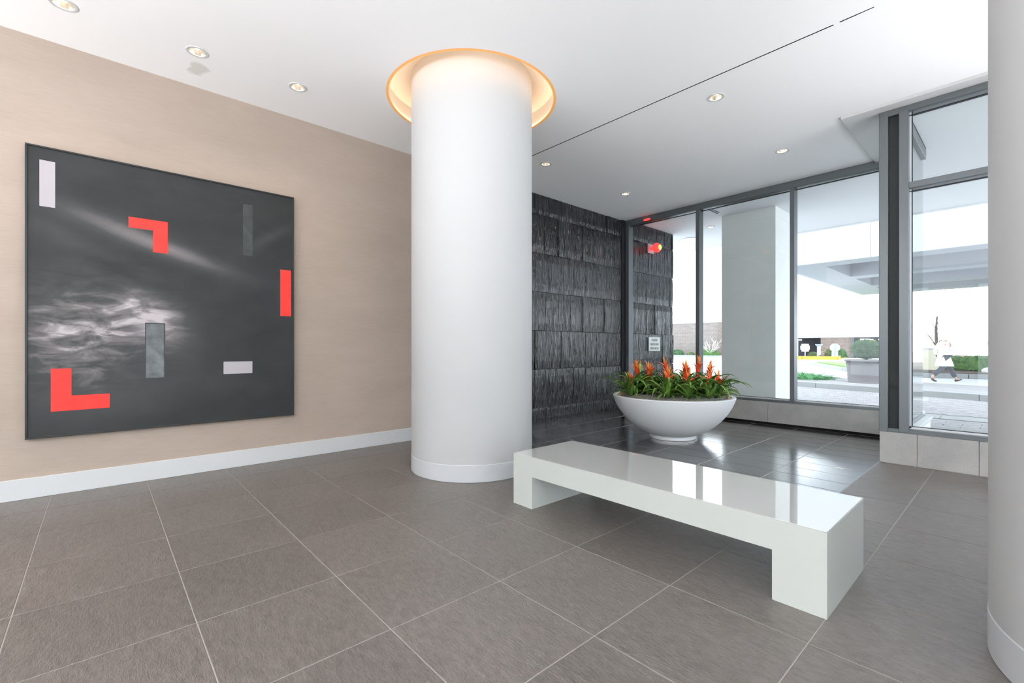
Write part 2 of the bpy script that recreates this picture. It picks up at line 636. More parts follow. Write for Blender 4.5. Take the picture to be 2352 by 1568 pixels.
box('slit_channel', XL, -0.7, 4.31, 4.42, H + 0.012, H + 0.2, M['dark_gap'], ceil)
bm = bmesh.new()
bm_box(bm, XL - 0.25, XR + 0.25, YB - 0.25, YN + 0.12, 4.4, 4.6)
bm_box(bm, XL - 0.25, XJ + 0.19, YN + 0.12, YF + 0.12, 4.4, 4.6)
obj('roof_slab', mesh_from(bm), M['dark_gap'], ceil)
# slim dropped border along the window jog
trim = struct(empty('trim_1'), 'slim dropped plaster border on the ceiling along the window jog')
bm = bmesh.new()
bm_box(bm, -1.375, XR, 6.2, YN, H - 0.03, H - 0.001)
bm_box(bm, -1.375, XJ, YN, YF, H - 0.03, H - 0.001)
obj('ceiling_border', mesh_from(bm), M['white_paint'], trim)

# ------------------------------------------------------------------ columns
def column(loc, top, label):
    t = tag(empty('column', (*loc, 0)), label, 'column')
    shaft = auto_sharp(lathe([(RC - 0.004, 0.16), (RC, 0.166), (RC, top)], 128))
    obj('shaft', shaft, M['white_paint'], t)
    bs = auto_sharp(lathe([(RC - 0.002, 0.0), (RC + 0.002, 0.004), (RC + 0.002, 0.158), (RC - 0.004, 0.164)], 128))
    obj('base_band', bs, M['column_base'], t)
    return t
column(C1, 4.4, 'round white column with the glowing amber ring at the ceiling')
column(C2, H, 'round white column cut off by the right edge of the picture')

# cove around the first column
cv = tag(empty('ceiling_cove_light', (*C1, H)), 'warm glowing ring light recessed in the ceiling around the white column', 'ceiling light')
obj('cove_wall', lathe([(RH, 0.0), (RH, 0.185)], 96), M['cove'], cv)
bm = bmesh.new()
a = [bm.verts.new((x, y, 0.185)) for x, y in circle_pts(0, 0, RC + 0.001, 96)]
b = [bm.verts.new((x, y, 0.185)) for x, y in circle_pts(0, 0, RH, 96)]
for i in range(96):
    bm.faces.new((a[i], a[(i + 1) % 96], b[(i + 1) % 96], b[i]))
obj('cove_top', mesh_from(bm), M['cove'], cv)
obj('amber_lip', auto_sharp(lathe([(RH, -0.003), (RH - 0.026, -0.003), (RH - 0.026, 0.005), (RH, 0.005)], 96)), M['lip'], cv)
obj('led_strip', lathe([(RH - 0.002, 0.010), (RH - 0.020, 0.010)], 96), M['led'], cv)

# ------------------------------------------------------------------ downlights
dl_labels = ['recessed ceiling downlight nearest the top left corner of the picture',
             'recessed ceiling downlight beside the grey stain, second along the beige wall',
             'recessed ceiling downlight third along the beige wall, nearest the column',
             'recessed ceiling downlight just past the ceiling slit, toward the camera side',
             'recessed ceiling downlight closest to the window mullions',
             'recessed ceiling downlight just right of the round column',
             'recessed ceiling downlight in the corner by the slate wall and window']
def downlight_parts(t, zc, rd=RD):
    obj('trim_ring', auto_sharp(lathe([(rd - 0.003, 0.0), (rd - 0.003, -0.004), (rd + 0.004, -0.007), (rd + 0.018, -0.005), (rd + 0.021, 0.0)], 32)), M['base_white'], t)
    obj('reflector', lathe([(rd - 0.003, 0.0), (rd * 0.86, 0.03), (rd * 0.6, 0.065), (rd * 0.35, 0.085)], 32), M['chrome'], t)
    obj('bulb', lathe([(0.004, 0.03), (rd * 0.26, 0.034), (rd * 0.34, 0.055), (rd * 0.34, 0.086), (0.004, 0.088)], 20, True, True), M['bulb'], t)
    obj('housing', lathe([(rd, 0.001), (rd, 0.13), (0.002, 0.13)], 24), M['dark_gap'], t)
for (x, y), lb in zip(DL, dl_labels):
    t = tag(empty('downlight', (x, y, H)), lb, 'ceiling light', 'recessed downlights in the lobby ceiling')
    downlight_parts(t, H)
    ld = bpy.data.lights.new('downlight_spot', 'SPOT')
    ld.energy = 16
    ld.color = (1.0, 0.86, 0.70)
    ld.spot_size = R_(105)
    ld.spot_blend = 0.9
    ld.shadow_soft_size = 0.05
    lo = bpy.data.objects.new('downlight_spot', ld)
    COL.objects.link(lo)
    lo.parent = t
    lo.location = (0, 0, 0.02)

# ------------------------------------------------------------------ windows
def fbox(parent, name, x0, x1, y0, y1, z0, z1, m='frame', bev=0.003):
    return box(name, x0, x1, y0, y1, z0, z1, M[m], parent, bev)

# far window, plane y = 8.02
w1 = struct(empty('window_1'), 'far floor-to-ceiling lobby window behind the flower bowl, three tall panes in dark frames')
ZB, ZT = 0.37, 3.80
GY = YF + 0.10
fbox(w1, 'head_rail', XL + 0.05, XJ, YF, YF + 0.15, 3.725, ZT + 0.036)
fbox(w1, 'bottom_rail', XL + 0.05, XJ, YF, YF + 0.15, ZB, 0.405)
MUL = [(-5.45, -5.37), (-3.962, -3.893), (-2.441, -2.378)]
for a, b in MUL:
    fbox(w1, 'mullion', a, b, YF - 0.004, YF + 0.15, 0.40, 3.73)
spans = [(-5.37, -3.962), (-3.893, -2.441), (-2.378, XJ - 0.03)]
for a, b in spans:
    box('pane', a - 0.004, b + 0.004, GY, GY + 0.008, 0.40, 3.73, M['glass'], w1)
    box('glazing_bead', a, b, GY - 0.03, GY - 0.002, 0.405, 0.423, M['alu'], w1, 0.002)
    box('gasket', a, b, GY - 0.006, GY - 0.001, 0.423, 0.43, M['gasket'], w1)
    box('gasket', a, b, GY - 0.03, GY - 0.001, 3.70, 3.712, M['gasket'], w1)
s1_ = struct(empty('trim_2'), 'low grey stone sill under the far window')
sx = [XL + 0.03, -4.3, -2.75, XJ + 0.1]
for a, b in zip(sx, sx[1:]):
    box('sill_slab', a, b - 0.003, YF - 0.02, YF + 0.16, 0.045, ZB, M['sill'], s1_, 0.003)
box('sill_shade_strip', XL, XJ + 0.1, YF + 0.02, YF + 0.14, 0, 0.045, M['dark_gap'], s1_)  # black colour stands in for the shade under the sill

# near window, plane y = 6.35, with its corner post and glazed return
w2 = struct(empty('window_2'), 'nearer lobby window beside the right column, tall pane with a transom bar and dark corner post')
NB = 0.335
fbox(w2, 'corner_post', -1.06, -0.983, YN - 0.004, YN + 0.14, NB + 0.001, H - 0.031)
box('post_recess', -0.985, -0.892, YN + 0.045, YN + 0.14, 0.365, 3.77, M['frame_in'], w2)
fbox(w2, 'post_foot', -0.985, -0.892, YN + 0.01, YN + 0.14, NB, 0.375)
fbox(w2, 'jamb', -0.892, -0.812, YN - 0.003, YN + 0.14, 0.345, 3.765)
fbox(w2, 'head_rail', -0.99, XR, YN, YN + 0.14, 3.74, 3.805)
fbox(w2, 'bottom_rail', -0.892, XR, YN, YN + 0.14, NB, 0.385)
GN = YN + 0.09
mx = [-0.812, 1.25, 3.3, 5.35, XR]
for i, (a, b) in enumerate(zip(mx, mx[1:])):
    b2 = b - 0.07
    fbox(w2, 'transom', a, b2, YN + 0.01, YN + 0.14, 2.925, 2.992)
    fbox(w2, 'mullion', b2, b, YN - 0.003, YN + 0.14, 0.35, 3.76)
    box('pane', a, b2, GN, GN + 0.008, 0.38, 2.93, M['glass'], w2)
    box('pane', a, b2, GN, GN + 0.008, 2.99, 3.745, M['glass'], w2)
    for z, mm, h in ((0.385, 'alu', 0.02), (0.405, 'gasket', 0.006), (2.898, 'gasket', 0.01), (3.705, 'gasket', 0.012)):
        box('glazing_bead' if mm == 'alu' else 'gasket', a, b2, GN - 0.03, GN - 0.001, z, z + h, M[mm], w2)
for z0, z1 in ((0.39, 2.925), (2.992, 3.74)):
    box('glazing_bead', -0.812, -0.797, GN - 0.03, GN - 0.003, z0, z1, M['alu'], w2)
    box('gasket', -0.797, -0.789, GN - 0.02, GN - 0.001, z0, z1, M['gasket'], w2)
# glazed return between the two window planes
w3 = struct(empty('window_3'), 'narrow glazed return joining the two lobby window planes')
XRT = -0.90
box('pane', XRT, XRT + 0.008, YN + 0.14, YF + 0.1, 0.37, 3.74, M['glass'], w3)
fbox(w3, 'head_rail', XRT - 0.03, XRT + 0.035, YN + 0.14, YF + 0.14, 3.74, 3.86)
fbox(w3, 'corner_post', XJ - 0.03, XJ + 0.02, YF, YF + 0.15, 0.37, 3.8)
fbox(w3, 'bottom_rail', XRT - 0.03, XRT + 0.03, YN + 0.14, YF + 0.1, 0.33, 0.37)
box('outer_ledge', -0.93, -0.79, YN + 0.15, 8.05, 0.31, 0.35, M['base_white'], w3, 0.004)
box('outer_ledge_wall', -0.93, -0.81, YN + 0.15, 8.04, 0.0, 0.31, M['limestone'], w3)
box('outer_ledge', -2.4, -0.93, YF + 0.16, 8.70, 0.31, 0.35, M['base_white'], w3, 0.004)
box('outer_ledge_wall', -2.4, -0.95, YF + 0.17, 8.68, 0.0, 0.31, M['limestone'], w3)

s2_ = struct(empty('trim_3'), 'grey stone sill wall under the nearer window')
sx = [XJ, -0.667, 0.5, 1.7, 2.9, 4.1, 5.3, XR]
sx = [XJ, -0.745, -0.29, 0.6, 1.7, 2.9, 4.1, 5.3, XR]
for a, b in zip(sx, sx[1:]):
    box('sill_slab', a + 0.0015, b - 0.0015, YN, YN + 0.15, 0.0, NB, M['sill'], s2_, 0.002)
box('sill_return', XJ, XJ + 0.12, YN + 0.15, YF + 0.15, 0.0, NB, M['sill'], s2_)

# glazing behind the camera
w4 = struct(empty('window_4'), 'tall lobby windows behind the camera')
for a, b, z0, z1 in back_holes:
    box('pane', a, b, YB - 0.13, YB - 0.122, z0, z1, M['glass'], w4)
    for p, q in ((a, a + 0.06), (b - 0.06, b)):
        box('jamb', p, q, YB - 0.18, YB - 0.06, z0, z1, M['frame'], w4)
w5 = struct(empty('window_5'), 'tall lobby windows right of the camera')
for a, b, z0, z1 in right_holes:
    box('pane', XR + 0.12, XR + 0.128, a, b, z0, z1, M['glass'], w5)
    for p, q in ((a, a + 0.06), (b - 0.06, b)):
        box('jamb', XR + 0.06, XR + 0.18, p, q, z0, z1, M['frame'], w5)

# glowing pill imitating the red lamp reflected in the far window head
il = tag(empty('red_reflection', (-4.95, YF - 0.001, 3.757)), 'glowing red pill imitating the red lamp reflected in the dark window head', 'imitated reflection')
M['red_reflection_glow'] = mat('red_reflection_glow', (0.8, 0.05, 0.05), 0.4, emis=(1.0, 0.035, 0.03), estr=1.2)
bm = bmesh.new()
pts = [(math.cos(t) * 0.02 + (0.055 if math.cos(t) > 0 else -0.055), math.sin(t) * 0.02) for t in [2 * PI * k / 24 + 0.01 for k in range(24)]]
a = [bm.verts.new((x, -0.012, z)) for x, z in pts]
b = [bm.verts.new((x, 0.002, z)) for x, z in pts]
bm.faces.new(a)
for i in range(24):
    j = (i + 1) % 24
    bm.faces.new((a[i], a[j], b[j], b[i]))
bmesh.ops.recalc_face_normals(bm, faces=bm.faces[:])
obj('lens', mesh_from(bm), M['red_reflection_glow'], il)  # emissive body of the imitated reflection
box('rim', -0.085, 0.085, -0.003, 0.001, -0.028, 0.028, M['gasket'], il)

# ------------------------------------------------------------------ painting
m = M['canvas'] = mat('smoky_canvas', (0.03, 0.03, 0.03), 0.5, spec=0.25)
tc = node(m, 'ShaderNodeTexCoord')
sep = node(m, 'ShaderNodeSeparateXYZ')
lk(m, tc.outputs['Object'], sep.inputs[0])
Yc, Zc = sep.outputs[1], sep.outputs[2]            # y along the wall, z up, metres from the lower left corner
nzA = noise(m, pos_map(m, (1, 1.2, 2.2), src='obj'), 1.8, 5, 0.6, 0.4)
nzB = noise(m, pos_map(m, (1, 2.4, 6.5), src='obj'), 1.6, 5, 0.6, 0.6)
def blob(cy, cz, ry, rz, ang=0.0):
    a = math_n(m, 'SUBTRACT', Yc, cy)
    b = math_n(m, 'SUBTRACT', Zc, cz)
    ca, sa = math.cos(ang), math.sin(ang)
    u = math_n(m, 'DIVIDE', math_n(m, 'ADD', math_n(m, 'MULTIPLY', a, ca), math_n(m, 'MULTIPLY', b, sa)), ry)
    w = math_n(m, 'DIVIDE', math_n(m, 'SUBTRACT', math_n(m, 'MULTIPLY', b, ca), math_n(m, 'MULTIPLY', a, sa)), rz)
    r2 = math_n(m, 'ADD', math_n(m, 'MULTIPLY', u, u), math_n(m, 'MULTIPLY', w, w))
    return math_n(m, 'EXPONENT', math_n(m, 'MULTIPLY', r2, -1.0))
def acc(t, k, b):
    return math_n(m, 'ADD', t, math_n(m, 'MULTIPLY', b, k))
light = math_n(m, 'MULTIPLY', blob(0.62, 1.80, 0.55, 0.085, -0.31), 0.70)      # upper diagonal streak
light = acc(light, 0.55, blob(1.10, 1.62, 0.45, 0.075, -0.30))
light = acc(light, 0.30, blob(0.30, 1.62, 0.35, 0.10, -0.55))
cl = math_n(m, 'MULTIPLY', nzB, nzB)
light = acc(light, 3.6, math_n(m, 'MULTIPLY', blob(0.32, 0.85, 0.42, 0.42, 0.0), cl))
light = acc(light, 2.9, math_n(m, 'MULTIPLY', blob(0.80, 1.02, 0.28, 0.22, -0.3), cl))
light = acc(light, 0.45, blob(0.95, 0.90, 0.35, 0.20, -0.9))
light = acc(light, 0.30, blob(1.85, 1.95, 0.25, 0.05, 0.6))
light = acc(light, 0.25, blob(0.55, 0.30, 0.7, 0.2, 0.1))
light = acc(light, -0.35, blob(0.55, 1.45, 0.35, 0.07, -0.45))
tot = math_n(m, 'ADD', math_n(m, 'MULTIPLY', light, 0.62), math_n(m, 'MULTIPLY', math_n(m, 'SUBTRACT', nzA, 0.35), 0.28), True)
wm = ramp(m, tot, [(0.0, (0.026, 0.029, 0.030)), (0.30, (0.060, 0.063, 0.064)), (0.60, (0.165, 0.152, 0.156)), (1.0, (0.46, 0.42, 0.44))])
base(m, wm.outputs[0])
bump(m, noise(m, pos_map(m, (1, 1, 1), src='obj'), 180, 2), 0.06, 0.001)
M['pframe'] = mat('black_frame', (0.018, 0.02, 0.02), 0.4)
def paint(name, c, amp=0.1):
    m = mat(name, c, 0.6, spec=0.2)
    n1 = noise(m, pos_map(m, (1, 5, 5), src='obj'), 2.2, 4, 0.6)
    base(m, ramp(m, n1, [(0.3, tuple(x * (1 - amp) for x in c)), (0.7, tuple(min(1, x * (1 + amp)) for x in c))]).outputs[0])
    return m
M['pred'] = paint('paint_red', (0.90, 0.055, 0.045), 0.12)
M['pgrey'] = mat('paint_pale_grey', (0.44, 0.415, 0.44), 0.6, spec=0.2)
M['pghost'] = paint('paint_ghost_grey', (0.15, 0.165, 0.17), 0.3)
M['pghost2'] = paint('paint_ghost_dark', (0.062, 0.070, 0.070), 0.2)
P0, Q0 = -0.451, 0.493
pt = tag(empty('painting', (XL, P0, Q0)), 'large dark abstract painting with red and pale grey blocks on the beige wall', 'painting')
PWD, PHT = 2.072, 2.428
box('canvas', 0.0, 0.045, 0.012, PWD - 0.012, 0.012, PHT - 0.012, M['canvas'], pt)
bpy.data.objects['canvas'].data.transform(Matrix.Translation((0, PWD / 2, 0)))
bpy.data.objects['canvas'].location.y -= PWD / 2
fr = ((0.0, 0.055, 0, PWD, 0, 0.014), (0.0, 0.055, 0, PWD, PHT - 0.014, PHT), (0.0, 0.055, 0, 0.014, 0.014, PHT - 0.014), (0.0, 0.055, PWD - 0.014, PWD, 0.014, PHT - 0.014))
for f in fr:
    box('frame_strip', *f, M['pframe'], pt, 0.002)
def shape(name, poly, m, label, t=0.0016):
    bm = bmesh.new()
    p = [(y - P0, z - Q0) for y, z in poly]
    cy, cz = sum(a for a, b in p) / len(p), sum(b for a, b in p) / len(p)
    a = [bm.verts.new((0, y - cy, z - cz)) for y, z in p]
    b = [bm.verts.new((t, y - cy, z - cz)) for y, z in p]
    bm.faces.new(b)
    for i in range(len(p)):
        j = (i + 1) % len(p)
        bm.faces.new((a[i], a[j], b[j], b[i]))
    bmesh.ops.recalc_face_normals(bm, faces=bm.faces[:])
    o = obj(name, mesh_from(bm), m, pt, (0.045, cy, cz))
    o['label'] = label
def rect(a, b, c, d):
    return [(a, c), (b, c), (b, d), (a, d)]
shape('painted_block', rect(-0.368, -0.275, 2.422, 2.806), M['pgrey'], 'tall pale grey painted block')
shape('painted_corner', [(0.2, 2.344), (0.377, 2.344), (0.377, 2.141), (0.487, 2.141), (0.487, 2.44), (0.2, 2.44)], M['pred'], 'upper red painted corner shape')
shape('painted_block', rect(1.119, 1.209, 2.213, 2.748), M['pghost2'], 'faint dark grey painted bar')
shape('painted_block', rect(1.48, 1.592, 1.592, 2.102), M['pred'], 'red painted bar at the right edge')
shape('painted_block', rect(0.318, 0.468, 0.955, 1.478), M['pghost2'], 'dark surround of the grey bar', 0.0008)
shape('painted_block', rect(0.326, 0.457, 0.965, 1.466), M['pghost'], 'smoky grey painted bar')
shape('painted_block', rect(0.945, 1.207, 0.976, 1.101), M['pgrey'], 'wide pale grey painted block')
shape('painted_corner', [(-0.301, 0.708), (0.071, 0.712), (0.071, 0.836), (-0.176, 0.836), (-0.176, 1.069), (-0.301, 1.069)], M['pred'], 'lower red painted L shape')

# ------------------------------------------------------------------ bench
bx0, bx1, by0, by1, bh, bt = -2.745, -0.603, 2.483, 3.20, 0.402, 0.155
bn = tag(empty('bench', ((bx0 + bx1) / 2, (by0 + by1) / 2, 0)), 'long low white bench with a polished top and slab legs between the columns', 'bench')
hw, hd = (bx1 - bx0) / 2, (by1 - by0) / 2
bm = bmesh.new()
prof = [(-hw, 0), (-hw + 0.212, 0), (-hw + 0.212, bh - bt), (hw - 0.232, bh - bt), (hw - 0.232, 0), (hw, 0), (hw, bh - 0.003), (-hw, bh - 0.003)]
box('seat', -hw, hw, -hd, hd, bh - bt, bh - 0.004, M['bench'], bn)
box('leg', -hw, -hw + 0.212, -hd, hd, 0, bh - bt, M['bench'], bn)
box('leg', hw - 0.232, hw, -hd, hd, 0, bh - bt, M['bench'], bn)
bm.free()
box('polished_top', -hw + 0.002, hw - 0.002, -hd + 0.002, hd - 0.002, bh - 0.004, bh, M['bench_top'], bn, 0.0015)

# ------------------------------------------------------------------ planter bowl
ang = R_(48.07 - 19.2)
PD = 6.77
PX, PY = -math.sin(ang) * PD, math.cos(ang) * PD
RB, ZR = 0.805, 0.585
pb = tag(empty('planter_bowl', (PX, PY, 0)), 'wide white footed planter bowl by the slate wall', 'planter')
fr_ = [(0, 1.0), (0.04, 0.994), (0.12, 0.975), (0.25, 0.937), (0.38, 0.888), (0.5, 0.832), (0.62, 0.765), (0.73, 0.688), (0.83, 0.600), (0.91, 0.512), (0.965, 0.438), (1.0, 0.375)]
prof = [(RB * r, ZR - 0.008 - (ZR - 0.06) * t) for t, r in fr_][::-1]
prof += [(RB - 0.006, ZR), (RB - 0.05, ZR), (RB - 0.058, ZR - 0.012), (RB - 0.075, ZR - 0.09)]
obj('bowl', auto_sharp(lathe(prof, 128)), M['bowl'], pb)
obj('foot', auto_sharp(lathe([(0.292, 0.0), (0.300, 0.004), (0.300, 0.040), (0.285, 0.062)], 96, True)), M['bowl'], pb)
obj('liner', auto_sharp(lathe([(RB - 0.062, ZR - 0.06), (RB - 0.066, ZR - 0.012), (RB - 0.10, ZR - 0.012), (RB - 0.105, ZR - 0.06)], 96)), M['liner'], pb)
bm = bmesh.new()
rings = []
for k in range(11):
    r = (RB - 0.10) * k / 10
    row = []
    for i in range(48):
        t = 2 * PI * i / 48
        z = ZR - 0.03 + 0.045 * math.sin(min(1, (1 - k / 10) * 4) * PI / 2) + random.uniform(-0.012, 0.014)
        row.append(bm.verts.new((r * math.cos(t), r * math.sin(t), z)))
    rings.append(row)
for a, b in zip(rings, rings[1:]):
    for i in range(48):
        j = (i + 1) % 48
        bm.faces.new((a[i], b[i], b[j], a[j]))
ms = obj('moss', mesh_from(bm, 'moss', True), M['moss'], pb)
# moss strands lying over the mound
bm = bmesh.new()
for k in range(900):
    r = (RB - 0.11) * math.sqrt(random.random())
    t = random.uniform(0, 2 * PI)
    c = Vector((r * math.cos(t), r * math.sin(t), ZR + 0.012 + random.uniform(0, 0.015)))
    d = Vector((random.uniform(-1, 1), random.uniform(-1, 1), random.uniform(-0.1, 0.4))).normalized() * 0.03
    s = Vector((-d.y, d.x, 0)).normalized() * 0.0016
    bm.faces.new([bm.verts.new(p) for p in (c - d - s, c - d + s, c + s + Vector((0, 0, 0.012)), c - s + Vector((0, 0, 0.012)))])
    bm.faces.new([bm.verts.new(p) for p in (c - s + Vector((0, 0, 0.012)), c + s + Vector((0, 0, 0.012)), c + d + s, c + d - s)])
mf = obj('moss_strands', mesh_from(bm), M['moss'], pb)
mf['kind'] = 'stuff'

# bromeliads
def leaf_mesh(L, w, rise, droop, seed):
    rnd = random.Random(seed)
    bm = bmesh.new()
    n = 9
    rows = []
    ph, x, z = rise, 0.0, 0.0
    step = L / n
    for i in range(n + 1):
        t = i / n
        ww = w * (0.75 + 0.5 * t) * (1 - t ** 3.2) + 0.0015 if t > 0.15 else w * 0.8
        fold = 0.35 * ww
        sd = 0.02 * math.sin(t * 2 + seed)
        rows.append([bm.verts.new(p) for p in ((x, -ww / 2 + sd * L, z + fold * 0.5), (x, sd * L, z - fold * 0.3), (x, ww / 2 + sd * L, z + fold * 0.5))])
        x += step * math.cos(ph)
        z += step * math.sin(ph)
        ph -= droop / n * (0.5 + 1.2 * t)
    for a, b in zip(rows, rows[1:]):
        for k in range(2):
            bm.faces.new((a[k], b[k], b[k + 1], a[k + 1]))
    me = mesh_from(bm, 'leaf', True)
    me.materials.append(M['leaf'])
    return me
LEAVES = [leaf_mesh(random.uniform(0.44, 0.62), random.uniform(0.042, 0.056), R_(random.uniform(42, 74)), R_(random.uniform(105, 165)), s) for s in range(12)]
LEAVES_S = [leaf_mesh(random.uniform(0.30, 0.42), random.uniform(0.036, 0.046), R_(random.uniform(62, 84)), R_(random.uniform(60, 120)), s + 20) for s in range(5)]
LEAVES_L = [leaf_mesh(random.uniform(0.26, 0.36), random.uniform(0.040, 0.050), R_(random.uniform(26, 48)), R_(random.uniform(70, 110)), s + 40) for s in range(6)]
def flower_mesh(h, seed):
    """tapering red spike whose upper bracts splay into an orange star"""
    rnd = random.Random(seed)
    mes = [tube([(0, 0, 0), (0.003, 0, h * 0.3), (0, 0.003, h * 0.62)], [0.008, 0.013, 0.009], 7)]
    nb = 26
    for k in range(nb):
        t = k / (nb - 1)
        a = k * 2.4 + rnd.uniform(-0.3, 0.3)
        L = (0.07 + 0.05 * math.sin(t * PI * 0.8)) * rnd.uniform(0.85, 1.2)
        out = R_(16 + 50 * max(0, math.sin((t - 0.25) * 2.4)) + rnd.uniform(-8, 10)) if t < 0.85 else R_(rnd.uniform(5, 40))
        z0 = h * (0.10 + 0.54 * t)
        bm = bmesh.new()
        rows = []
        for i in range(5):
            u = i / 4
            r = 0.008 + L * u * math.sin(out) * (0.55 + 0.6 * u)
            z = z0 + L * u * math.cos(out)
            w = 0.0105 * (1 - u ** 2.2) + 0.0006
            c = Vector((r * math.cos(a), r * math.sin(a), z))
            s = Vector((-math.sin(a), math.cos(a), 0)) * w
            rows.append((bm.verts.new(c - s), bm.verts.new(c + s)))
        for p, q in zip(rows, rows[1:]):
            bm.faces.new((p[0], p[1], q[1], q[0]))
        mes.append(mesh_from(bm, 'bract', True))
    me = join_meshes(mes, 'flower', True)
    me.materials.append(M['flower'])
    return me
FLW = [flower_mesh(h, i) for i, h in enumerate((0.30, 0.27, 0.24, 0.29))]
rt = Vector((math.cos(R_(48.07)), math.sin(R_(48.07)), 0))
fw = Vector((-math.sin(R_(48.07)), math.cos(R_(48.07)), 0))
# (sideways from the bowl centre, forward, flower base height above the moss, scale)
ROWS = {'front': [(-0.60, -0.10, 0.10, 0.80), (-0.23, -0.48, 0.10, 1.05), (0.01, -0.56, 0.04, 1.0), (0.29, -0.50, 0.08, 0.80), (0.47, -0.38, 0.03, 1.1)],
        'middle': [(-0.46, 0.08, 0.24, 0.85), (-0.33, 0.02, 0.22, 0.85), (-0.10, -0.06, 0.17, 0.75), (0.13, -0.12, 0.19, 1.10), (0.33, -0.04, 0.25, 1.0), (0.53, -0.02, 0.16, 0.9)],
        'back': [(-0.34, 0.42, 0.22, 0.8), (-0.14, 0.46, 0.20, 0.75), (0.08, 0.48, 0.25, 0.9), (0.38, 0.50, 0.2, 0.75), (0.64, 0.30, 0.23, 0.9)]}
ORD = ['first', 'second', 'third', 'fourth', 'fifth', 'sixth']
rn = random.Random(5)
for row, lst in ROWS.items():
    for k, (sx, sf, hz, sc) in enumerate(lst):
        p = Vector((PX, PY, 0)) + rt * sx + fw * sf
        zz = ZR + 0.005
        t = tag(empty('bromeliad', (p.x, p.y, zz), rn.uniform(0, 6.28)),
                'orange-red flowering bromeliad in the white bowl, %s from the left in the %s row' % (ORD[k], row), 'plant', 'bromeliads in the white bowl')
        nl = 20
        for i in range(nl):
            a = 2 * PI * i / nl + rn.uniform(-0.25, 0.25)
            o = obj('leaf', rn.choice(LEAVES), None, t, (0.012 * math.cos(a), 0.012 * math.sin(a), 0), (rn.uniform(-0.25, 0.25), rn.uniform(-0.15, 0.2), a))
            s_ = rn.uniform(0.7, 1.05)
            o.scale = (s_, s_, s_)
        for i in range(7):
            a = 2 * PI * i / 7 + rn.uniform(-0.3, 0.3)
            o = obj('leaf', rn.choice(LEAVES_L), None, t, (0.014 * math.cos(a), 0.014 * math.sin(a), 0.0), (rn.uniform(-0.2, 0.2), 0, a))
            s_ = rn.uniform(0.8, 1.1)
            o.scale = (s_, s_, s_)
        for i in range(5):
            a = 2 * PI * i / 5 + rn.uniform(-0.3, 0.3)
            obj('leaf', rn.choice(LEAVES_S), None, t, (0.008 * math.cos(a), 0.008 * math.sin(a), 0.01), (0, 0, a))
        hz += 0.05
        sc *= 1.18
        o = obj('flower', rn.choice(FLW), None, t, (0, 0, hz * 0.75), (rn.uniform(-0.1, 0.1), rn.uniform(-0.1, 0.1), rn.uniform(0, 6)))
        o.scale = (sc, sc, sc)
        obj('stalk', tube([(0, 0, 0), (0, 0, hz * 0.75 + 0.02)], [0.008, 0.007], 6), M['leaf'], t)
p = Vector((PX, PY, 0)) + rt * (-0.36) + fw * 0.30
tg = tag(empty('plant_tag', (p.x, p.y, ZR)), 'bright green plant tag standing among the bromeliad leaves', 'plant tag')
tg.rotation_euler = (0, 0, R_(48.07))
box('stake', -0.006, 0.006, -0.001, 0.001, 0, 0.36, M['tag_green'], tg)
box('tag_plate', -0.02, 0.02, -0.0015, 0.0015, 0.35, 0.42, M['tag_green'], tg, 0.001)
#__EXTERIOR__
# ================================================================== outside
M['pave_base'] = mat('pale_paving_bed', (0.30, 0.30, 0.31), 0.85)
M['road'] = mat('pale_concrete_road', (0.70, 0.71, 0.72), 0.85)
m = M['paver'] = mat('grey_paver', (0.42, 0.41, 0.42), 0.8)
oi = node(m, 'ShaderNodeObjectInfo')
n1 = noise(m, pos_map(m, (1, 1, 1)), 6, 5, 0.65)
base(m, ramp(m, n1, [(0.3, (0.25, 0.245, 0.255)), (0.7, (0.37, 0.36, 0.37))]).outputs[0])
bump(m, noise(m, pos_map(m, (1, 1, 1)), 60, 3), 0.2, 0.003)
M['kerb'] = mat('kerb_concrete', (0.30, 0.31, 0.31), 0.8)
M['yellow'] = mat('yellow_kerb_paint', (0.62, 0.33, 0.04), 0.7)
M['mulch'] = mat('brown_mulch', (0.14, 0.105, 0.09), 0.95)
m = M['grass'] = mat('lawn', (0.16, 0.32, 0.08), 0.9)
n1 = noise(m, pos_map(m, (1, 1, 1)), 4, 6, 0.7)
base(m, ramp(m, n1, [(0.3, (0.14, 0.29, 0.07)), (0.7, (0.22, 0.40, 0.12))]).outputs[0])
M['ext_white'] = mat('white_fascia', (0.80, 0.81, 0.83), 0.6)
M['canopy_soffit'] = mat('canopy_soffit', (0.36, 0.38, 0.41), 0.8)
M['bark'] = mat('bark', (0.16, 0.12, 0.10), 0.9)
M['twig'] = mat('pale_twig', (0.62, 0.58, 0.55), 0.9)
M['pot'] = mat('grey_pot', (0.19, 0.175, 0.185), 0.65)
M['sign_white'] = mat('sign_white', (0.82, 0.82, 0.80), 0.5)
M['sign_text'] = mat('sign_text_grey', (0.30, 0.29, 0.29), 0.6)
M['post_grey'] = mat('galvanised_post', (0.45, 0.47, 0.5), 0.5, metal=0.5)
M['blue_grey'] = mat('pale_blue_pedestal', (0.45, 0.58, 0.72), 0.5)
M['green_strip'] = mat('green_stripe', (0.10, 0.45, 0.35), 0.6)
def needles(name, a, b):
    m = mat(name, a, 0.8, spec=0.2)
    n1 = noise(m, pos_map(m, (1, 1, 1)), 7, 3, 0.6)
    base(m, ramp(m, n1, [(0.3, a), (0.7, b)]).outputs[0])
    return m
M['topiary'] = needles('topiary_green', (0.05, 0.13, 0.06), (0.15, 0.27, 0.13))
M['juniper'] = needles('juniper_green', (0.05, 0.17, 0.07), (0.14, 0.33, 0.14))
M['hedge'] = needles('hedge_green', (0.07, 0.17, 0.05), (0.18, 0.32, 0.11))
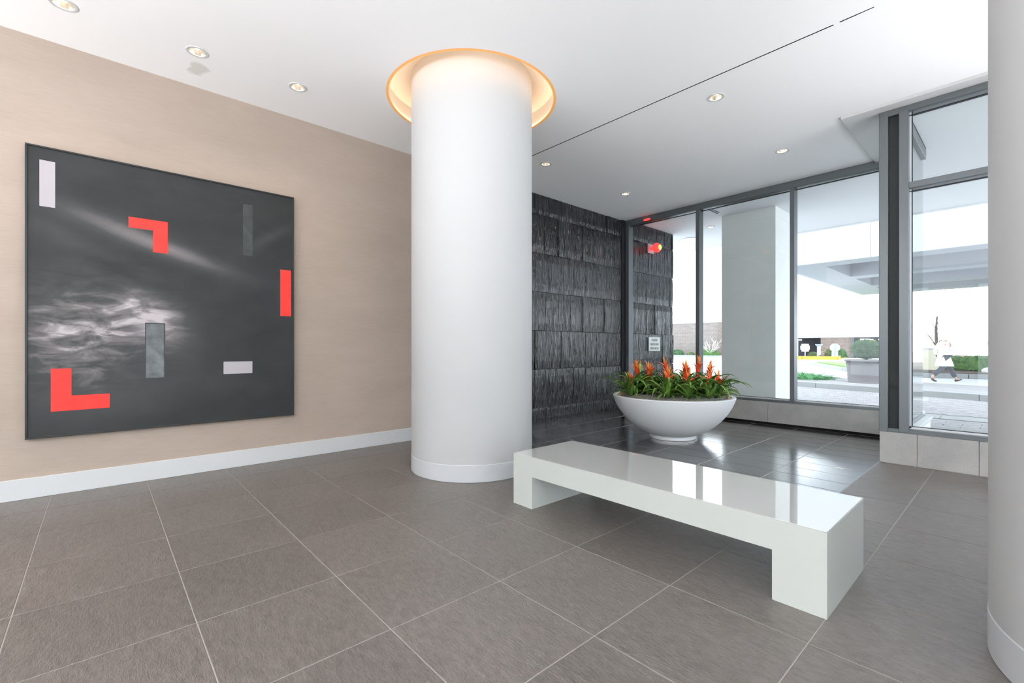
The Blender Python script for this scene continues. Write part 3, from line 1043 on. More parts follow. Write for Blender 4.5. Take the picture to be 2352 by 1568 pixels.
M['shrub_dull'] = needles('shrub_dull_green', (0.10, 0.16, 0.07), (0.26, 0.33, 0.16))
M['shrub_tan'] = needles('shrub_tan', (0.25, 0.19, 0.15), (0.40, 0.31, 0.26))
def brickmat(name, c1, c2, mo, s=1.0):
    m = mat(name, c1, 0.85)
    mp = pos_map(m, (1, 1, 1))
    sw = node(m, 'ShaderNodeSeparateXYZ')
    lk(m, mp, sw.inputs[0])
    cb = node(m, 'ShaderNodeCombineXYZ')
    lk(m, math_n(m, 'ADD', sw.outputs[0], sw.outputs[1]), cb.inputs[0])
    lk(m, sw.outputs[2], cb.inputs[1])
    bt_ = node(m, 'ShaderNodeTexBrick')
    bt_.inputs['Color1'].default_value = (*c1, 1)
    bt_.inputs['Color2'].default_value = (*c2, 1)
    bt_.inputs['Mortar'].default_value = (*mo, 1)
    bt_.inputs['Scale'].default_value = 1.0
    bt_.inputs['Brick Width'].default_value = 0.40 * s
    bt_.inputs['Row Height'].default_value = 0.14 * s
    bt_.inputs['Mortar Size'].default_value = 0.02
    lk(m, cb.outputs[0], bt_.inputs['Vector'])
    base(m, bt_.outputs['Color'])
    return m
M['brick'] = brickmat('tan_brick', (0.15, 0.11, 0.095), (0.20, 0.155, 0.13), (0.27, 0.23, 0.21))
M['brick_wall'] = brickmat('pale_brick', (0.19, 0.16, 0.15), (0.24, 0.205, 0.19), (0.31, 0.275, 0.26), 1.2)
M['side_paver'] = brickmat('paver_pattern', (0.27, 0.265, 0.275), (0.33, 0.325, 0.335), (0.20, 0.195, 0.205), 0.6)
M['dark_in'] = mat('garage_dark', (0.06, 0.06, 0.07), 0.8)
M['tube'] = mat('fluorescent_tube', (1, 1, 1), 0.5, emis=(1, 1, 0.97), estr=6)

# ground
gd = struct(empty('ground_outside'), 'pale road and paved forecourt outside the lobby')
bm = bmesh.new()
bm_box(bm, -90, 60, YF + 0.16, 140, -0.4, -0.02)
bm_box(bm, XJ, 60, YN + 0.15, YF + 0.16, -0.4, -0.02)
bm_box(bm, -90, XL - 0.25, -60, YF + 0.16, -0.4, -0.02)
bm_box(bm, XL - 0.25, 60, -60, YB - 0.25, -0.4, -0.02)
bm_box(bm, XR + 0.25, 60, YB - 0.25, YN + 0.15, -0.4, -0.02)
obj('road_surface', mesh_from(bm), M['road'], gd)
# large pavers right outside the near window, each a piece
pm = tile_mesh(0.412, 0.202, M['paver'], 0.006, 0.02)
j = 0
y = 6.75
while y < 10.85:
    x = -0.66 + (0.21 if j % 2 else 0)
    while x < 2.4:
        if y > 8.75 or x > -0.6:
            obj('paver', pm, None, gd, (x, y, 0.0))
        x += 0.42
    x = -1.08 + (0.21 if j % 2 else 0)
    while x > -2.2 and y > 8.75:
        obj('paver', pm, None, gd, (x, y, 0.0))
        x -= 0.42
    y += 0.21
    j += 1
# light concrete band
for i in range(9):
    box('band_slab', -7.0 + i * 1.2, -5.806 + i * 1.2, 10.98, 11.55, -0.02, 0.0, M['kerb'], gd, 0.004)
# small pavers up to the kerb: one part, too many to pick apart
KD = Vector((4.24, -1.42, 0)).normalized()
K0 = Vector((-2.69, 16.0, 0))
KN = Vector((-KD.y, KD.x, 0))
bm = bmesh.new()
ca, sa = math.cos(0.5), math.sin(0.5)
for i in range(-60, 60):
    for k in range(-90, 90):
        u = (i + (0.5 if k % 2 else 0)) * 0.206
        v_ = k * 0.106
        x = -2.0 + u * ca - v_ * sa
        y = 13.6 + u * sa + v_ * ca
        if y < 11.68 or x < -6.6 or x > 1.9:
            continue
        if (Vector((x, y, 0)) - K0).dot(KN) > -0.12:
            continue
        h = random.uniform(-0.002, 0.002)
        q = []
        for zz, e in ((-0.02, 0.0), (h, 0.003)):
            for a_, b_ in ((-0.1 + e, -0.05 + e), (0.1 - e, -0.05 + e), (0.1 - e, 0.05 - e), (-0.1 + e, 0.05 - e)):
                q.append(bm.verts.new((x + a_ * ca - b_ * sa, y + a_ * sa + b_ * ca, zz)))
        bm.faces.new(q[4:])
        for a_ in range(4):
            b_ = (a_ + 1) % 4
            bm.faces.new((q[a_], q[b_], q[b_ + 4], q[a_ + 4]))
o = obj('small_pavers', mesh_from(bm), M['paver'], gd)
o['kind'] = 'stuff'
o = obj('paving_bed', prism([(-7, 8.3), (2.4, 8.3), (2.4, 14.6), (-7, 17.6)], -0.019, -0.012), M['pave_base'], gd)
# manhole cover
o = obj('manhole_cover', auto_sharp(lathe([(0.30, -0.002), (0.30, 0.004), (0.27, 0.006), (0.26, 0.003), (0.002, 0.004)], 48)), M['kerb'], gd, (-0.62, 9.55, 0.0))

# forecourt kerb with stone lengths, paved walk behind it
kb = struct(empty('kerb', (0, 0, 0)), 'grey concrete kerb of the paved walk outside')
for i in range(-4, 4):
    c = K0 + KD * (i * 1.9 - 0.72)
    o = box('kerb_stone', -0.945, 0.945, -0.08, 0.08, -0.02, 0.152, M['kerb'], kb, 0.012, 2)
    o.location = (c.x, c.y, -0.02)
    o.rotation_euler = (0, 0, math.atan2(KD.y, KD.x))
wk = [K0 + KD * -8.2 + KN * 0.07, K0 + KD * 7.0 + KN * 0.07, K0 + KD * 7.0 + KN * 3.2, K0 + KD * -8.2 + KN * 3.2]
struct(obj('paved_walk', prism([(p.x, p.y) for p in wk], -0.02, 0.148), M['side_paver']), 'paved walk with the big pot and low juniper')

# soffit over the forecourt side of the building
sf = struct(empty('soffit'), 'pale plaster soffit overhanging outside the lobby windows')
bm = bmesh.new()
ZS = 3.88
bm_box(bm, -9.0, XR + 1, YF + 0.15, 11.98, ZS, 4.7)
bm_box(bm, XJ + 0.19, XR + 1, YN + 0.12, YF + 0.15, ZS, 4.7)
obj('soffit_slab', mesh_from(bm), M['soffit'], sf)
box('drip_edge', -9.0, XR + 1, 11.93, 12.0, ZS - 0.02, ZS + 0.4, M['soffit'], sf)

# corner air slot in the soffit
sl = tag(empty('slot_diffuser', (-4.1, 8.56, ZS)), 'dark twin-slot air diffuser turning a corner in the outside soffit', 'air vent')
for k in range(3):
    o_ = 0.05 * k
    box('slot', -0.42 + o_, 0.0, o_, o_ + 0.022, -0.006, 0.0, M['gasket'], sl)
    box('slot', 0.06 + 0.0 - o_ * 0.0 + o_, 0.082 + o_, 0.0, 0.5 - o_, -0.006, 0.0, M['gasket'], sl) if k < 2 else None
t = tag(empty('soffit_disc_light', (-5.45, 10.75, ZS)), 'round flat white disc light on the outside soffit', 'ceiling light')
M['disc'] = mat('opal_disc', (0.85, 0.87, 0.9), 0.4, emis=(0.95, 0.97, 1.0), estr=0.5)
obj('disc', auto_sharp(lathe([(0.22, 0.0), (0.22, -0.012), (0.20, -0.02), (0.002, -0.02)], 40)), M['disc'], t)
obj('rim', auto_sharp(lathe([(0.245, 0.0), (0.245, -0.014), (0.222, -0.014)], 40)), M['base_white'], t)
t = tag(empty('downlight', (-4.583, 9.957, ZS - 0.002)), 'small warm downlight in the outside soffit seen past the mullion', 'ceiling light')
obj('trim_ring', auto_sharp(lathe([(0.055, 0.0), (0.06, -0.008), (0.085, -0.005), (0.088, 0.0)], 32)), M['base_white'], t)
obj('bulb', lathe([(0.055, -0.001), (0.03, -0.006), (0.002, -0.007)], 24), M['bulb'], t)

# limestone pier outside, in courses
pr = tag(empty('stone_pier', (-3.575, 9.8, 0)), 'square pale limestone pier standing outside the middle window pane', 'pillar')
z = -0.02
hs_ = [0.33] + [0.675] * 5 + [0.2]
for h in hs_:
    z1 = min(z + h, ZS)
    box('stone_course', -0.495, 0.495, -0.46, 0.46, z + 0.0015, z1 - 0.0015, M['limestone'], pr, 0.002)
    z = z1
box('core', -0.491, 0.491, -0.456, 0.456, -0.02, ZS, M['limestone'], pr)

# fire notice and red lamp on the outer slate wall
fs = tag(empty('fire_notice', (XL + 0.055, 9.105, 1.165)), 'white fire department notice plate on the outside slate wall', 'sign')
box('plate', 0.0, 0.008, -0.232, 0.232, 0, 0.308, M['sign_white'], fs, 0.002)
for z_ in (0.012, 0.294):
    box('border_line', 0.008, 0.0086, -0.215, 0.215, z_, z_ + 0.003, M['sign_text'], fs)
def text(name, body, size, m, parent, loc, rot, sx=1.0, ext=0.001):
    c = bpy.data.curves.new(name, 'FONT')
    c.body = body
    c.size = size
    c.align_x = 'CENTER'
    c.extrude = ext
    o = bpy.data.objects.new(name, c)
    COL.objects.link(o)
    c.materials.append(m)
    o.parent = parent
    o.location = loc
    o.rotation_euler = rot
    dg = bpy.context.evaluated_depsgraph_get()
    me = bpy.data.meshes.new_from_object(o.evaluated_get(dg))
    bpy.data.objects.remove(o)
    o = obj(name, me, m, parent, loc, rot)
    o.scale = (sx, 1, 1)
    return o
for body, z_, w in (('FIRE DEPARTMENT', 0.215, 0.42), ('CONNECTION STANDPIPE', 0.125, 0.40), ('SPRINKLER CONNECTION', 0.035, 0.40)):
    text('lettering', body, 0.07, M['sign_text'], fs, (0.009, 0, z_), (R_(90), 0, R_(90)), w)
rl_ = tag(empty('red_alarm_lamp', (XL + 0.02, 8.98, 3.40)), 'glowing red alarm lamp with a round dome on the outside slate wall', 'lamp')
M['red_glow'] = mat('red_dome', (0.8, 0.03, 0.03), 0.3, emis=(1.0, 0.03, 0.03), estr=1.6)
M['yellow_glow'] = mat('lamp_filament', (1, 0.6, 0.1), 0.4, emis=(1.0, 0.62, 0.05), estr=3)
dome = lathe([(0.03, 0.0), (0.045, 0.05), (0.06, 0.08), (0.10, 0.11), (0.125, 0.15), (0.125, 0.19), (0.09, 0.235), (0.002, 0.25)], 28)
dome.transform(Matrix.Rotation(R_(90), 4, 'Y'))
obj('dome', dome, M['red_glow'], rl_).scale = (1, 0.8, 0.8)
cap = lathe([(0.052, 0.246), (0.05, 0.256), (0.002, 0.258)], 20)
cap.transform(Matrix.Rotation(R_(90), 4, 'Y'))
obj('lit_core', cap, M['yellow_glow'], rl_)
box('wall_plate', 0.0, 0.035, -0.12, 0.12, -0.10, 0.10, M['post_grey'], rl_, 0.004)

# entrance canopy over the drive
cn = tag(empty('entrance_canopy', (-6.15, 18.8, 4.2)), 'flat white entrance canopy with coffered underside over the drive', 'canopy')
CW, CD, CHh = 14.0, 13.4, 2.8
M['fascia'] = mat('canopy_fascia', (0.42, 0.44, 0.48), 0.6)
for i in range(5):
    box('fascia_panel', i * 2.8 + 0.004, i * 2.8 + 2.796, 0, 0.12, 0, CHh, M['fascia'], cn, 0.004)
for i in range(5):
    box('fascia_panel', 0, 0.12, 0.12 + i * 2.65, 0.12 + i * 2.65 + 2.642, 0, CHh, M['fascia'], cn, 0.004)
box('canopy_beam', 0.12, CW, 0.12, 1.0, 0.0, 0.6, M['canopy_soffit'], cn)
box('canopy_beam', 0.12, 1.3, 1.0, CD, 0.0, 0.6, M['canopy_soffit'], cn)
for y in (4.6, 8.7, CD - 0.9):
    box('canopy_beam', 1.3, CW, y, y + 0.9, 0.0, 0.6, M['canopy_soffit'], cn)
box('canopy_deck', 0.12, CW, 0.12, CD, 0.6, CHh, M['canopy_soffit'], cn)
for x, y in ((9.0, 1.0), (9.0, 12.3)):
    o = obj('canopy_post', lathe([(0.3, -4.2), (0.3, 0.0)], 32, True, True), M['ext_white'], cn, (x, y, 0))
for x, y in ((4.7, 3.2), (6.9, 6.5)):
    obj('canopy_light', auto_sharp(lathe([(0.12, 0.6), (0.12, 0.575), (0.002, 0.57)], 24)), M['disc'], cn, (x, y, 0))

# foliage
def tuft(bm, c, d, L, w, rnd):
    d = d.normalized()
    s = d.cross(Vector((rnd.uniform(-1, 1), rnd.uniform(-1, 1), rnd.uniform(-1, 1))))
    if s.length < 1e-3:
        return
    s = s.normalized() * w
    a, b = c - s, c + s
    tip = c + d * L
    bm.faces.new((bm.verts.new(a), bm.verts.new(b), bm.verts.new(tip)))
def leafy(rx, ry, rz, n, L, w, seed, spread=0.5, up=0.3, half=False, core=True, boxy=False):
    rnd = random.Random(seed)
    bm = bmesh.new()
    if core:
        bmesh.ops.create_icosphere(bm, subdivisions=3, radius=1.0)
        for v_ in bm.verts:
            if boxy:
                v_.co = Vector([math.copysign(min(1, abs(q) * 1.45), q) for q in v_.co])
            k = 0.90 + rnd.uniform(-0.05, 0.04)
            v_.co = Vector((v_.co.x * rx * k, v_.co.y * ry * k, v_.co.z * rz * k))
            if half and v_.co.z < 0:
                v_.co.z *= 0.05
    for _ in range(n):
        d = Vector((rnd.gauss(0, 1), rnd.gauss(0, 1), rnd.gauss(0, 1))).normalized()
        if half:
            d.z = abs(d.z)
        e = d.copy()
        if boxy:
            e = Vector([math.copysign(min(1, abs(q) * 1.45), q) for q in d])
        k = rnd.uniform(0.82, 0.98)
        c = Vector((e.x * rx * k, e.y * ry * k, e.z * rz * k))
        nrm = Vector((d.x / rx, d.y / ry, d.z / rz)).normalized()
        dd = nrm + Vector((rnd.uniform(-1, 1), rnd.uniform(-1, 1), rnd.uniform(-1, 1))) * spread + Vector((0, 0, up))
        tuft(bm, c, dd, L * rnd.uniform(0.6, 1.2), w, rnd)
    return mesh_from(bm, 'foliage')

# big pot with clipped ball
PTX, PTY, PTZ = -3.28, 17.75, 0.148
po = tag(empty('plant_pot', (PTX, PTY, PTZ)), 'large grey ribbed pot on the paved walk outside the window', 'pot')
obj('pot_body', auto_sharp(lathe([(0.44, 0.0), (0.46, 0.01), (0.50, 0.56), (0.50, 0.575)], 64, True)), M['pot'], po)
for z_ in (0.575, 0.615):
    obj('rib', auto_sharp(lathe([(0.505, z_), (0.525, z_ + 0.006), (0.525, z_ + 0.024), (0.505, z_ + 0.03)], 64)), M['pot'], po)
obj('rim', auto_sharp(lathe([(0.505, 0.65), (0.555, 0.66), (0.56, 0.70), (0.545, 0.715), (0.50, 0.715), (0.49, 0.66)], 64)), M['pot'], po)
obj('soil', lathe([(0.50, 0.66), (0.25, 0.675), (0.002, 0.68)], 48), M['mulch'], po)
tp = tag(empty('ball_topiary', (PTX, PTY, PTZ + 0.67)), 'clipped round green topiary growing in the big grey pot', 'shrub')
obj('trunk', tube([(0, 0, 0), (0.01, 0.0, 0.12), (0.0, 0.01, 0.3)], [0.035, 0.03, 0.02], 8), M['bark'], tp)
obj('foliage', leafy(0.36, 0.36, 0.285, 9000, 0.07, 0.010, 3, 0.9, 0.1), M['topiary'], tp, (0, 0, 0.37))

jn = tag(empty('juniper_shrub', (-5.45, 18.35, 0.148)), 'low spreading green juniper on the paved walk behind the kerb', 'shrub')
rnd = random.Random(11)
bm = bmesh.new()
for k in range(230):
    a = rnd.uniform(0, 2 * PI)
    rr_ = math.sqrt(rnd.random())
    s0 = Vector((1.15 * rr_ * math.cos(a), 0.7 * rr_ * math.sin(a), 0.02))
    d = Vector((math.cos(a) * 0.9 + rnd.uniform(-.4, .4), math.sin(a) * 0.8 + rnd.uniform(-.4, .4), rnd.uniform(0.35, 1.1) * (1.1 - 0.75 * rr_))).normalized()
    L = rnd.uniform(0.22, 0.42)
    for q in range(26):
        t = q / 26
        c = s0 + d * (L * t)
        c.z -= 0.06 * t * t
        dd = d + Vector((rnd.uniform(-1, 1), rnd.uniform(-1, 1), rnd.uniform(-.6, 1))) * 0.75
        tuft(bm, c, dd, 0.06 * (1.1 - 0.6 * t), 0.006, rnd)
obj('foliage', mesh_from(bm), M['juniper'], jn)
obj('inner_mass', leafy(1.15, 0.7, 0.22, 600, 0.06, 0.008, 4, 0.7, 0.3, True), M['juniper'], jn)

# grass island with kerb, mulch bed with hedge
isl = struct(empty('grass_island'), 'kerbed grass island across the drive')
ip = [(-10.6, 38.9), (-6.35, 29.2), (-3.2, 25.5), (0.2, 26.6), (6, 27.4), (6, 44), (-6, 44)]
obj('lawn', prism([(-10.0, 38.6), (-6.25, 29.9), (-4.6, 28.0), (-4.4, 43), (-6, 43.6)], 0.0, 0.2), M['grass'], isl)
obj('mulch_bed', prism([(-4.6, 27.9), (-3.15, 25.9), (0.2, 27.0), (6, 27.8), (6, 43), (-4.4, 43)], 0.0, 0.19), M['mulch'], isl)
edge = ip[:5]
for (ax, ay), (bx_, by_) in zip(edge, edge[1:]):
    L = math.hypot(bx_ - ax, by_ - ay)
    n = max(1, round(L / 2.2))
    for i in range(n):
        t0, t1 = (i + 0.006) / n, (i + 0.994) / n
        mx_, my_ = ax + (bx_ - ax) * (t0 + t1) / 2, ay + (by_ - ay) * (t0 + t1) / 2
        l2 = L * (t1 - t0) / 2
        o = box('kerb_stone', -l2, l2, 0, 0.22, -0.02, 0.17, M['kerb'], isl, 0.015)
        o.location = (mx_, my_, -0.02)
        o.data.transform(Matrix.Translation((0, 0.05, 0)))
        o.rotation_euler = (0, 0, math.atan2(by_ - ay, bx_ - ax))
hg = tag(empty('clipped_hedge', (-1.35, 29.3, 0.19)), 'low clipped green hedge in the mulch bed across the drive', 'hedge')
obj('foliage', leafy(1.15, 0.45, 0.33, 5000, 0.07, 0.012, 8, 0.8, 0.3, False, True, True), M['hedge'], hg, (0, 0, 0.33))
hg = tag(empty('leafy_shrub', (-4.0, 29.0, 0.19)), 'dark green shrub at the left edge of the nearer window pane', 'shrub')
obj('foliage', leafy(0.75, 0.6, 0.45, 3000, 0.08, 0.012, 9, 0.8, 0.3, True), M['topiary'], hg)
hg = tag(empty('ball_shrub', (-0.62, 28.1, 0.19)), 'round green shrub half hidden by the right column', 'shrub')
obj('trunk', tube([(0, 0, 0), (0, 0, 1.0)], [0.04, 0.03], 6), M['bark'], hg)
obj('foliage', leafy(0.42, 0.42, 0.42, 2500, 0.06, 0.01, 12, 0.8, 0.2), M['topiary'], hg, (0, 0, 1.25))
bd = tag(obj('boulder', leafy(0.28, 0.22, 0.17, 0, 0, 0, 21), M['sign_white'], None, (-0.95, 27.65, 0.26)), 'small white boulder lying in the mulch before the hedge', 'rock')
# cream panel with rail, imitating a pale ghost reflection in the glass
cb_ = tag(empty('cream_ghost', (-2.95, 27.6, 0.19)), 'cream panel with a dark top rail imitating a ghost reflection behind the walking person', 'panel')
M['cream'] = mat('cream_reflection', (0.85, 0.80, 0.62), 0.6)
cb_.rotation_euler = (0, 0, R_(35))
box('ghost_panel', -0.62, 0.62, -0.03, 0.03, 0.05, 0.95, M['cream'], cb_, 0.004)
box('ghost_rail', -0.68, 0.66, -0.04, 0.04, 0.95, 1.02, M['post_grey'], cb_, 0.004)
for x in (-0.65, 0.63):
    box('post', x - 0.03, x + 0.03, -0.035, 0.035, 0.0, 1.5 if x < 0 else 0.95, M['post_grey'], cb_, 0.004)  # posts of the imitated ghost reflection
# bare little tree
def twigs(seed, H_, n, spread, r0):
    rnd = random.Random(seed)
    mes = []
    for k in range(n):
        a = rnd.uniform(0, 2 * PI)
        z0 = 0 if spread > 0.6 else rnd.uniform(0.3, 0.8) * H_
        p = Vector((rnd.uniform(-.05, .05), rnd.uniform(-.05, .05), z0))
        d = Vector((math.cos(a) * spread, math.sin(a) * spread, 1)).normalized()
        pts, rad = [p.copy()], [r0]
        L = H_ * rnd.uniform(0.5, 0.9) if spread > 0.6 else H_ * 0.3
        for i in range(4):
            p = p + d * L / 4
            d = (d + Vector((rnd.uniform(-.35, .35), rnd.uniform(-.35, .35), rnd.uniform(-.1, .3)))).normalized()
            pts.append(p.copy())
            rad.append(r0 * (1 - 0.2 * (i + 1)))
            if i in (1, 2):
                e = (d + Vector((rnd.uniform(-1, 1), rnd.uniform(-1, 1), rnd.uniform(0, .4))) * 0.7).normalized()
                mes.append(tube([p, p + e * L * 0.2, p + e * L * 0.38 + Vector((0, 0, 0.04))], [r0 * 0.6, r0 * 0.45, r0 * 0.2], 4))
        mes.append(tube(pts, rad, 5))
    return join_meshes(mes, 'branches', True)
tr_ = tag(empty('bare_tree', (-2.95, 31.2, 0.19)), 'slim bare tree behind the imitated cream reflection across the drive', 'tree')
obj('trunk', tube([(0, 0, 0), (0.04, 0.02, 0.9), (0.0, 0.05, 1.9), (0.05, 0, 2.6)], [0.09, 0.075, 0.06, 0.03], 8), M['bark'], tr_)
obj('branches', twigs(2, 2.6, 12, 0.55, 0.018), M['bark'], tr_)

# walking person
pz = -0.02
PR = tag(empty('person', (-1.95, 22.83, pz), R_(48.07)), 'person in a long cream coat and dark trousers striding right across the drive', 'person')
M['skin'] = mat('skin', (0.55, 0.36, 0.28), 0.6)
M['trouser'] = mat('dark_trousers', (0.10, 0.10, 0.12), 0.8)
M['coat'] = mat('cream_coat', (0.80, 0.78, 0.70), 0.8)
M['shoe'] = mat('dark_shoe', (0.07, 0.05, 0.045), 0.5)
M['hair'] = mat('dark_hair', (0.05, 0.035, 0.03), 0.7)
def skinned(name, verts, edges, radii, m, parent, root=0, sub=2):
    me = bpy.data.meshes.new(name)
    me.from_pydata(verts, edges, [])
    o = bpy.data.objects.new(name, me)
    COL.objects.link(o)
    o.parent = parent
    sk = o.modifiers.new('skin', 'SKIN')
    for i, r in enumerate(radii):
        r = r if isinstance(r, tuple) else (r, r)
        me.skin_vertices[0].data[i].radius = r
        me.skin_vertices[0].data[i].use_root = (i == root)
    sk.use_smooth_shade = True
    sb = o.modifiers.new('sub', 'SUBSURF')
    sb.levels = sub
    sb.render_levels = sub
    me.materials.append(m)
    return o
# local frame: +x is the walking direction, y is depth, z up
pel, chest, neck, head = (0, 0, 0.93), (0.03, 0, 1.33), (0.05, 0, 1.50), (0.08, 0, 1.63)
# front leg (far side, heel strike), rear leg (near side, toe off)
fh, fk, fa = (0.02, 0.09, 0.90), (0.30, 0.09, 0.53), (0.53, 0.09, 0.11)
rh, rk, ra = (0.0, -0.09, 0.90), (-0.14, -0.09, 0.50), (-0.50, -0.09, 0.22)
body_v = [pel, chest, neck, head, (0.09, 0, 1.72), fh, fk, fa, (0.69, 0.09, 0.08), rh, rk, ra, (-0.41, -0.09, 0.05),
          (0.02, 0.19, 1.38), (-0.10, 0.24, 1.12), (0.06, 0.23, 0.90), (0.02, -0.19, 1.38), (0.16, -0.24, 1.13), (0.36, -0.22, 0.98),
          (0.10, 0.22, 0.82), (0.44, -0.21, 0.96)]
body_e = [(0, 1), (1, 2), (2, 3), (3, 4), (0, 5), (5, 6), (6, 7), (7, 8), (0, 9), (9, 10), (10, 11), (11, 12), (1, 13), (13, 14), (14, 15), (1, 16), (16, 17), (17, 18), (15, 19), (18, 20)]
body_r = [(0.13, 0.10), (0.15, 0.10), 0.055, 0.095, 0.075, 0.085, 0.058, 0.04, 0.035, 0.085, 0.058, 0.04, 0.035,
          0.055, 0.045, 0.03, 0.055, 0.045, 0.03, (0.035, 0.02), (0.035, 0.02)]
skinned('body', body_v, body_e, body_r, M['skin'], PR)
# fingers, each its own chain
def hand(base_, dirx, side):
    for i, (off, L) in enumerate(((-0.027, 0.065), (-0.009, 0.078), (0.009, 0.072), (0.027, 0.055))):
        b_ = Vector(base_) + Vector((off * 0.3, off, 0))
        d = Vector(dirx).normalized()
        k_ = b_ + d * L * 0.55
        e_ = k_ + (d + Vector((0, -side * 0.5, -0.2))).normalized() * L * 0.5
        skinned('finger', [tuple(b_), tuple(k_), tuple(e_)], [(0, 1), (1, 2)], [0.010, 0.009, 0.007], M['skin'], PR, 0, 1)
    b_ = Vector(base_) + Vector((0.02, -0.03 * side, 0.02))
    skinned('thumb', [tuple(b_), tuple(b_ + Vector((0.03, -0.02 * side, -0.02))), tuple(b_ + Vector((0.05, -0.015 * side, -0.05)))], [(0, 1), (1, 2)], [0.011, 0.010, 0.008], M['skin'], PR, 0, 1)
hand((0.11, 0.22, 0.80), (0.2, 0, -1), 1)
hand((0.46, -0.21, 0.95), (0.8, 0, -0.5), -1)
skinned('trousers', [(0, 0, 0.95), fh, fk, (0.51, 0.09, 0.16), rh, rk, (-0.47, -0.09, 0.25)], [(0, 1), (1, 2), (2, 3), (0, 4), (4, 5), (5, 6)],
        [(0.15, 0.12), 0.11, 0.092, 0.082, 0.11, 0.092, 0.080], M['trouser'], PR)
for nm, a_, b_, c_ in (('shoe', (0.49, 0.09, 0.05), (0.61, 0.09, 0.06), (0.75, 0.09, 0.095)), ('shoe', (-0.52, -0.09, 0.16), (-0.45, -0.09, 0.075), (-0.34, -0.09, 0.035))):
    skinned(nm, [a_, b_, c_], [(0, 1), (1, 2)], [(0.045, 0.045), (0.048, 0.04), (0.042, 0.025)], M['shoe'], PR)
# coat: sleeves and torso, then a flaring skirt
skinned('coat', [(0, 0, 0.98), chest, (0.045, 0, 1.46), (0.02, 0.19, 1.39), (-0.10, 0.24, 1.12), (0.05, 0.232, 0.93), (0.02, -0.19, 1.39), (0.16, -0.24, 1.13), (0.34, -0.222, 0.99)],
        [(0, 1), (1, 2), (1, 3), (3, 4), (4, 5), (1, 6), (6, 7), (7, 8)], [(0.17, 0.14), (0.19, 0.14), 0.075, 0.08, 0.065, 0.055, 0.08, 0.065, 0.055], M['coat'], PR)
sk_ = lathe([(0.165, 1.05), (0.18, 0.9), (0.21, 0.75), (0.235, 0.58), (0.232, 0.58), (0.17, 0.9)], 28)
for v_ in sk_.vertices:
    f_ = (1.05 - v_.co.z) / 0.47
    v_.co.x = v_.co.x * (1 + 0.25 * max(0, f_)) + 0.03 * f_
    v_.co.y *= 0.95
obj('coat_skirt', sk_, M['coat'], PR)
hr = leafy(0.135, 0.13, 0.165, 0, 0, 0, 5)
obj('hood', hr, M['coat'], PR, (0.045, 0, 1.645))
for s_ in (-1, 1):
    obj('eye', lathe([(0.001, -0.012), (0.010, -0.006), (0.012, 0), (0.010, 0.006), (0.001, 0.012)], 10), M['hair'], PR, (0.172, 0.034 * s_, 1.645))
    obj('ear', leafy(0.02, 0.012, 0.032, 0, 0, 0, 6), M['skin'], PR, (0.075, 0.098 * s_, 1.63))
obj('nose', leafy(0.022, 0.014, 0.026, 0, 0, 0, 7), M['skin'], PR, (0.182, 0, 1.615))
obj('mouth', leafy(0.01, 0.026, 0.007, 0, 0, 0, 8), M['shoe'], PR, (0.168, 0, 1.575))

# garage across the road
GYF = 65.5
gg = tag(empty('parking_garage', (-15, GYF, 0)), 'white parking garage with brick pier and dark entrances across the road', 'building')
box('brick_pier', -1.565, 1.49, 0, 0.8, 0, 2.45, M['brick'], gg)
box('brick_pier', -6.5, -4.6, 0, 0.8, 0, 2.45, M['brick'], gg)
box('lintel', -6.5, 6.0, -0.05, 0.8, 2.4, 2.66, M['post_grey'], gg)
box('parapet', -6.5, 6.0, -0.15, 0.8, 2.66, 6.5, M['ext_white'], gg)
box('end_wall', 5.6, 6.0, 0, 9, 0, 2.45, M['ext_white'], gg)
box('back_wall', -6.5, 6.0, 8.6, 9, 0, 2.45, M['dark_in'], gg)
box('garage_ceiling', -6.5, 6.0, 0.8, 9, 2.45, 2.66, M['dark_in'], gg)
box('garage_floor', -6.5, 6.0, 0.0, 9, -0.02, 0.01, M['dark_in'], gg)
box('steel_post', 1.5, 1.75, -0.1, 0.15, 0, 2.4, M['dark_in'], gg)
for x, y, w in ((-4.2, 0.9, 0.6), (2.6, 1.0, 0.9), (3.9, 2.6, 0.6), (1.95, 4.0, 0.25), (2.4, 5.5, 0.3), (4.4, 3.4, 0.4)):
    box('tube_lamp', x - w / 2, x + w / 2, y, y + 0.2, 2.12, 2.22, M['tube'], gg)
box('clearance_board', 2.55, 3.6, 0.7, 0.78, 1.75, 2.1, M['yellow'], gg)
text('lettering', 'EXIT', 0.26, M['sign_white'], gg, (3.2, -0.07, 2.44), (R_(90), 0, 0), 1.25, 0.01)
box('interior_post', 3.95, 4.15, 2.0, 2.2, 0, 2.4, M['red_glow'] if False else M['post_grey'], gg)

# yellow-kerbed bed in front of the garage
yb = struct(empty('planting_bed', (0, 0, 0)), 'planting bed with a yellow painted kerb before the garage')
yp = [(-18.5, 52.9), (-15.2, 53.6), (-12.4, 54.6), (-13.4, 60.0), (-13.9, 64.4)]
obj('bed_soil', prism(yp + [(-19, 64.4)], -0.02, 0.16), M['mulch'], yb)
for (ax, ay), (bx_, by_) in zip(yp, yp[1:]):
    L = math.hypot(bx_ - ax, by_ - ay)
    o = box('yellow_kerb', -L / 2 + 0.01, L / 2 - 0.01, -0.12, 0.12, -0.02, 0.32, M['yellow'], yb, 0.02)
    o.location = ((ax + bx_) / 2, (ay + by_) / 2, -0.02)
    o.rotation_euler = (0, 0, math.atan2(by_ - ay, bx_ - ax))
def shrub(name, loc, r, m, seed, label, n=1500):
    t = tag(empty(name, loc), label, 'shrub')
    obj('foliage', leafy(*r, n, 0.12, 0.025, seed, 0.9, 0.3, True), M[m], t)
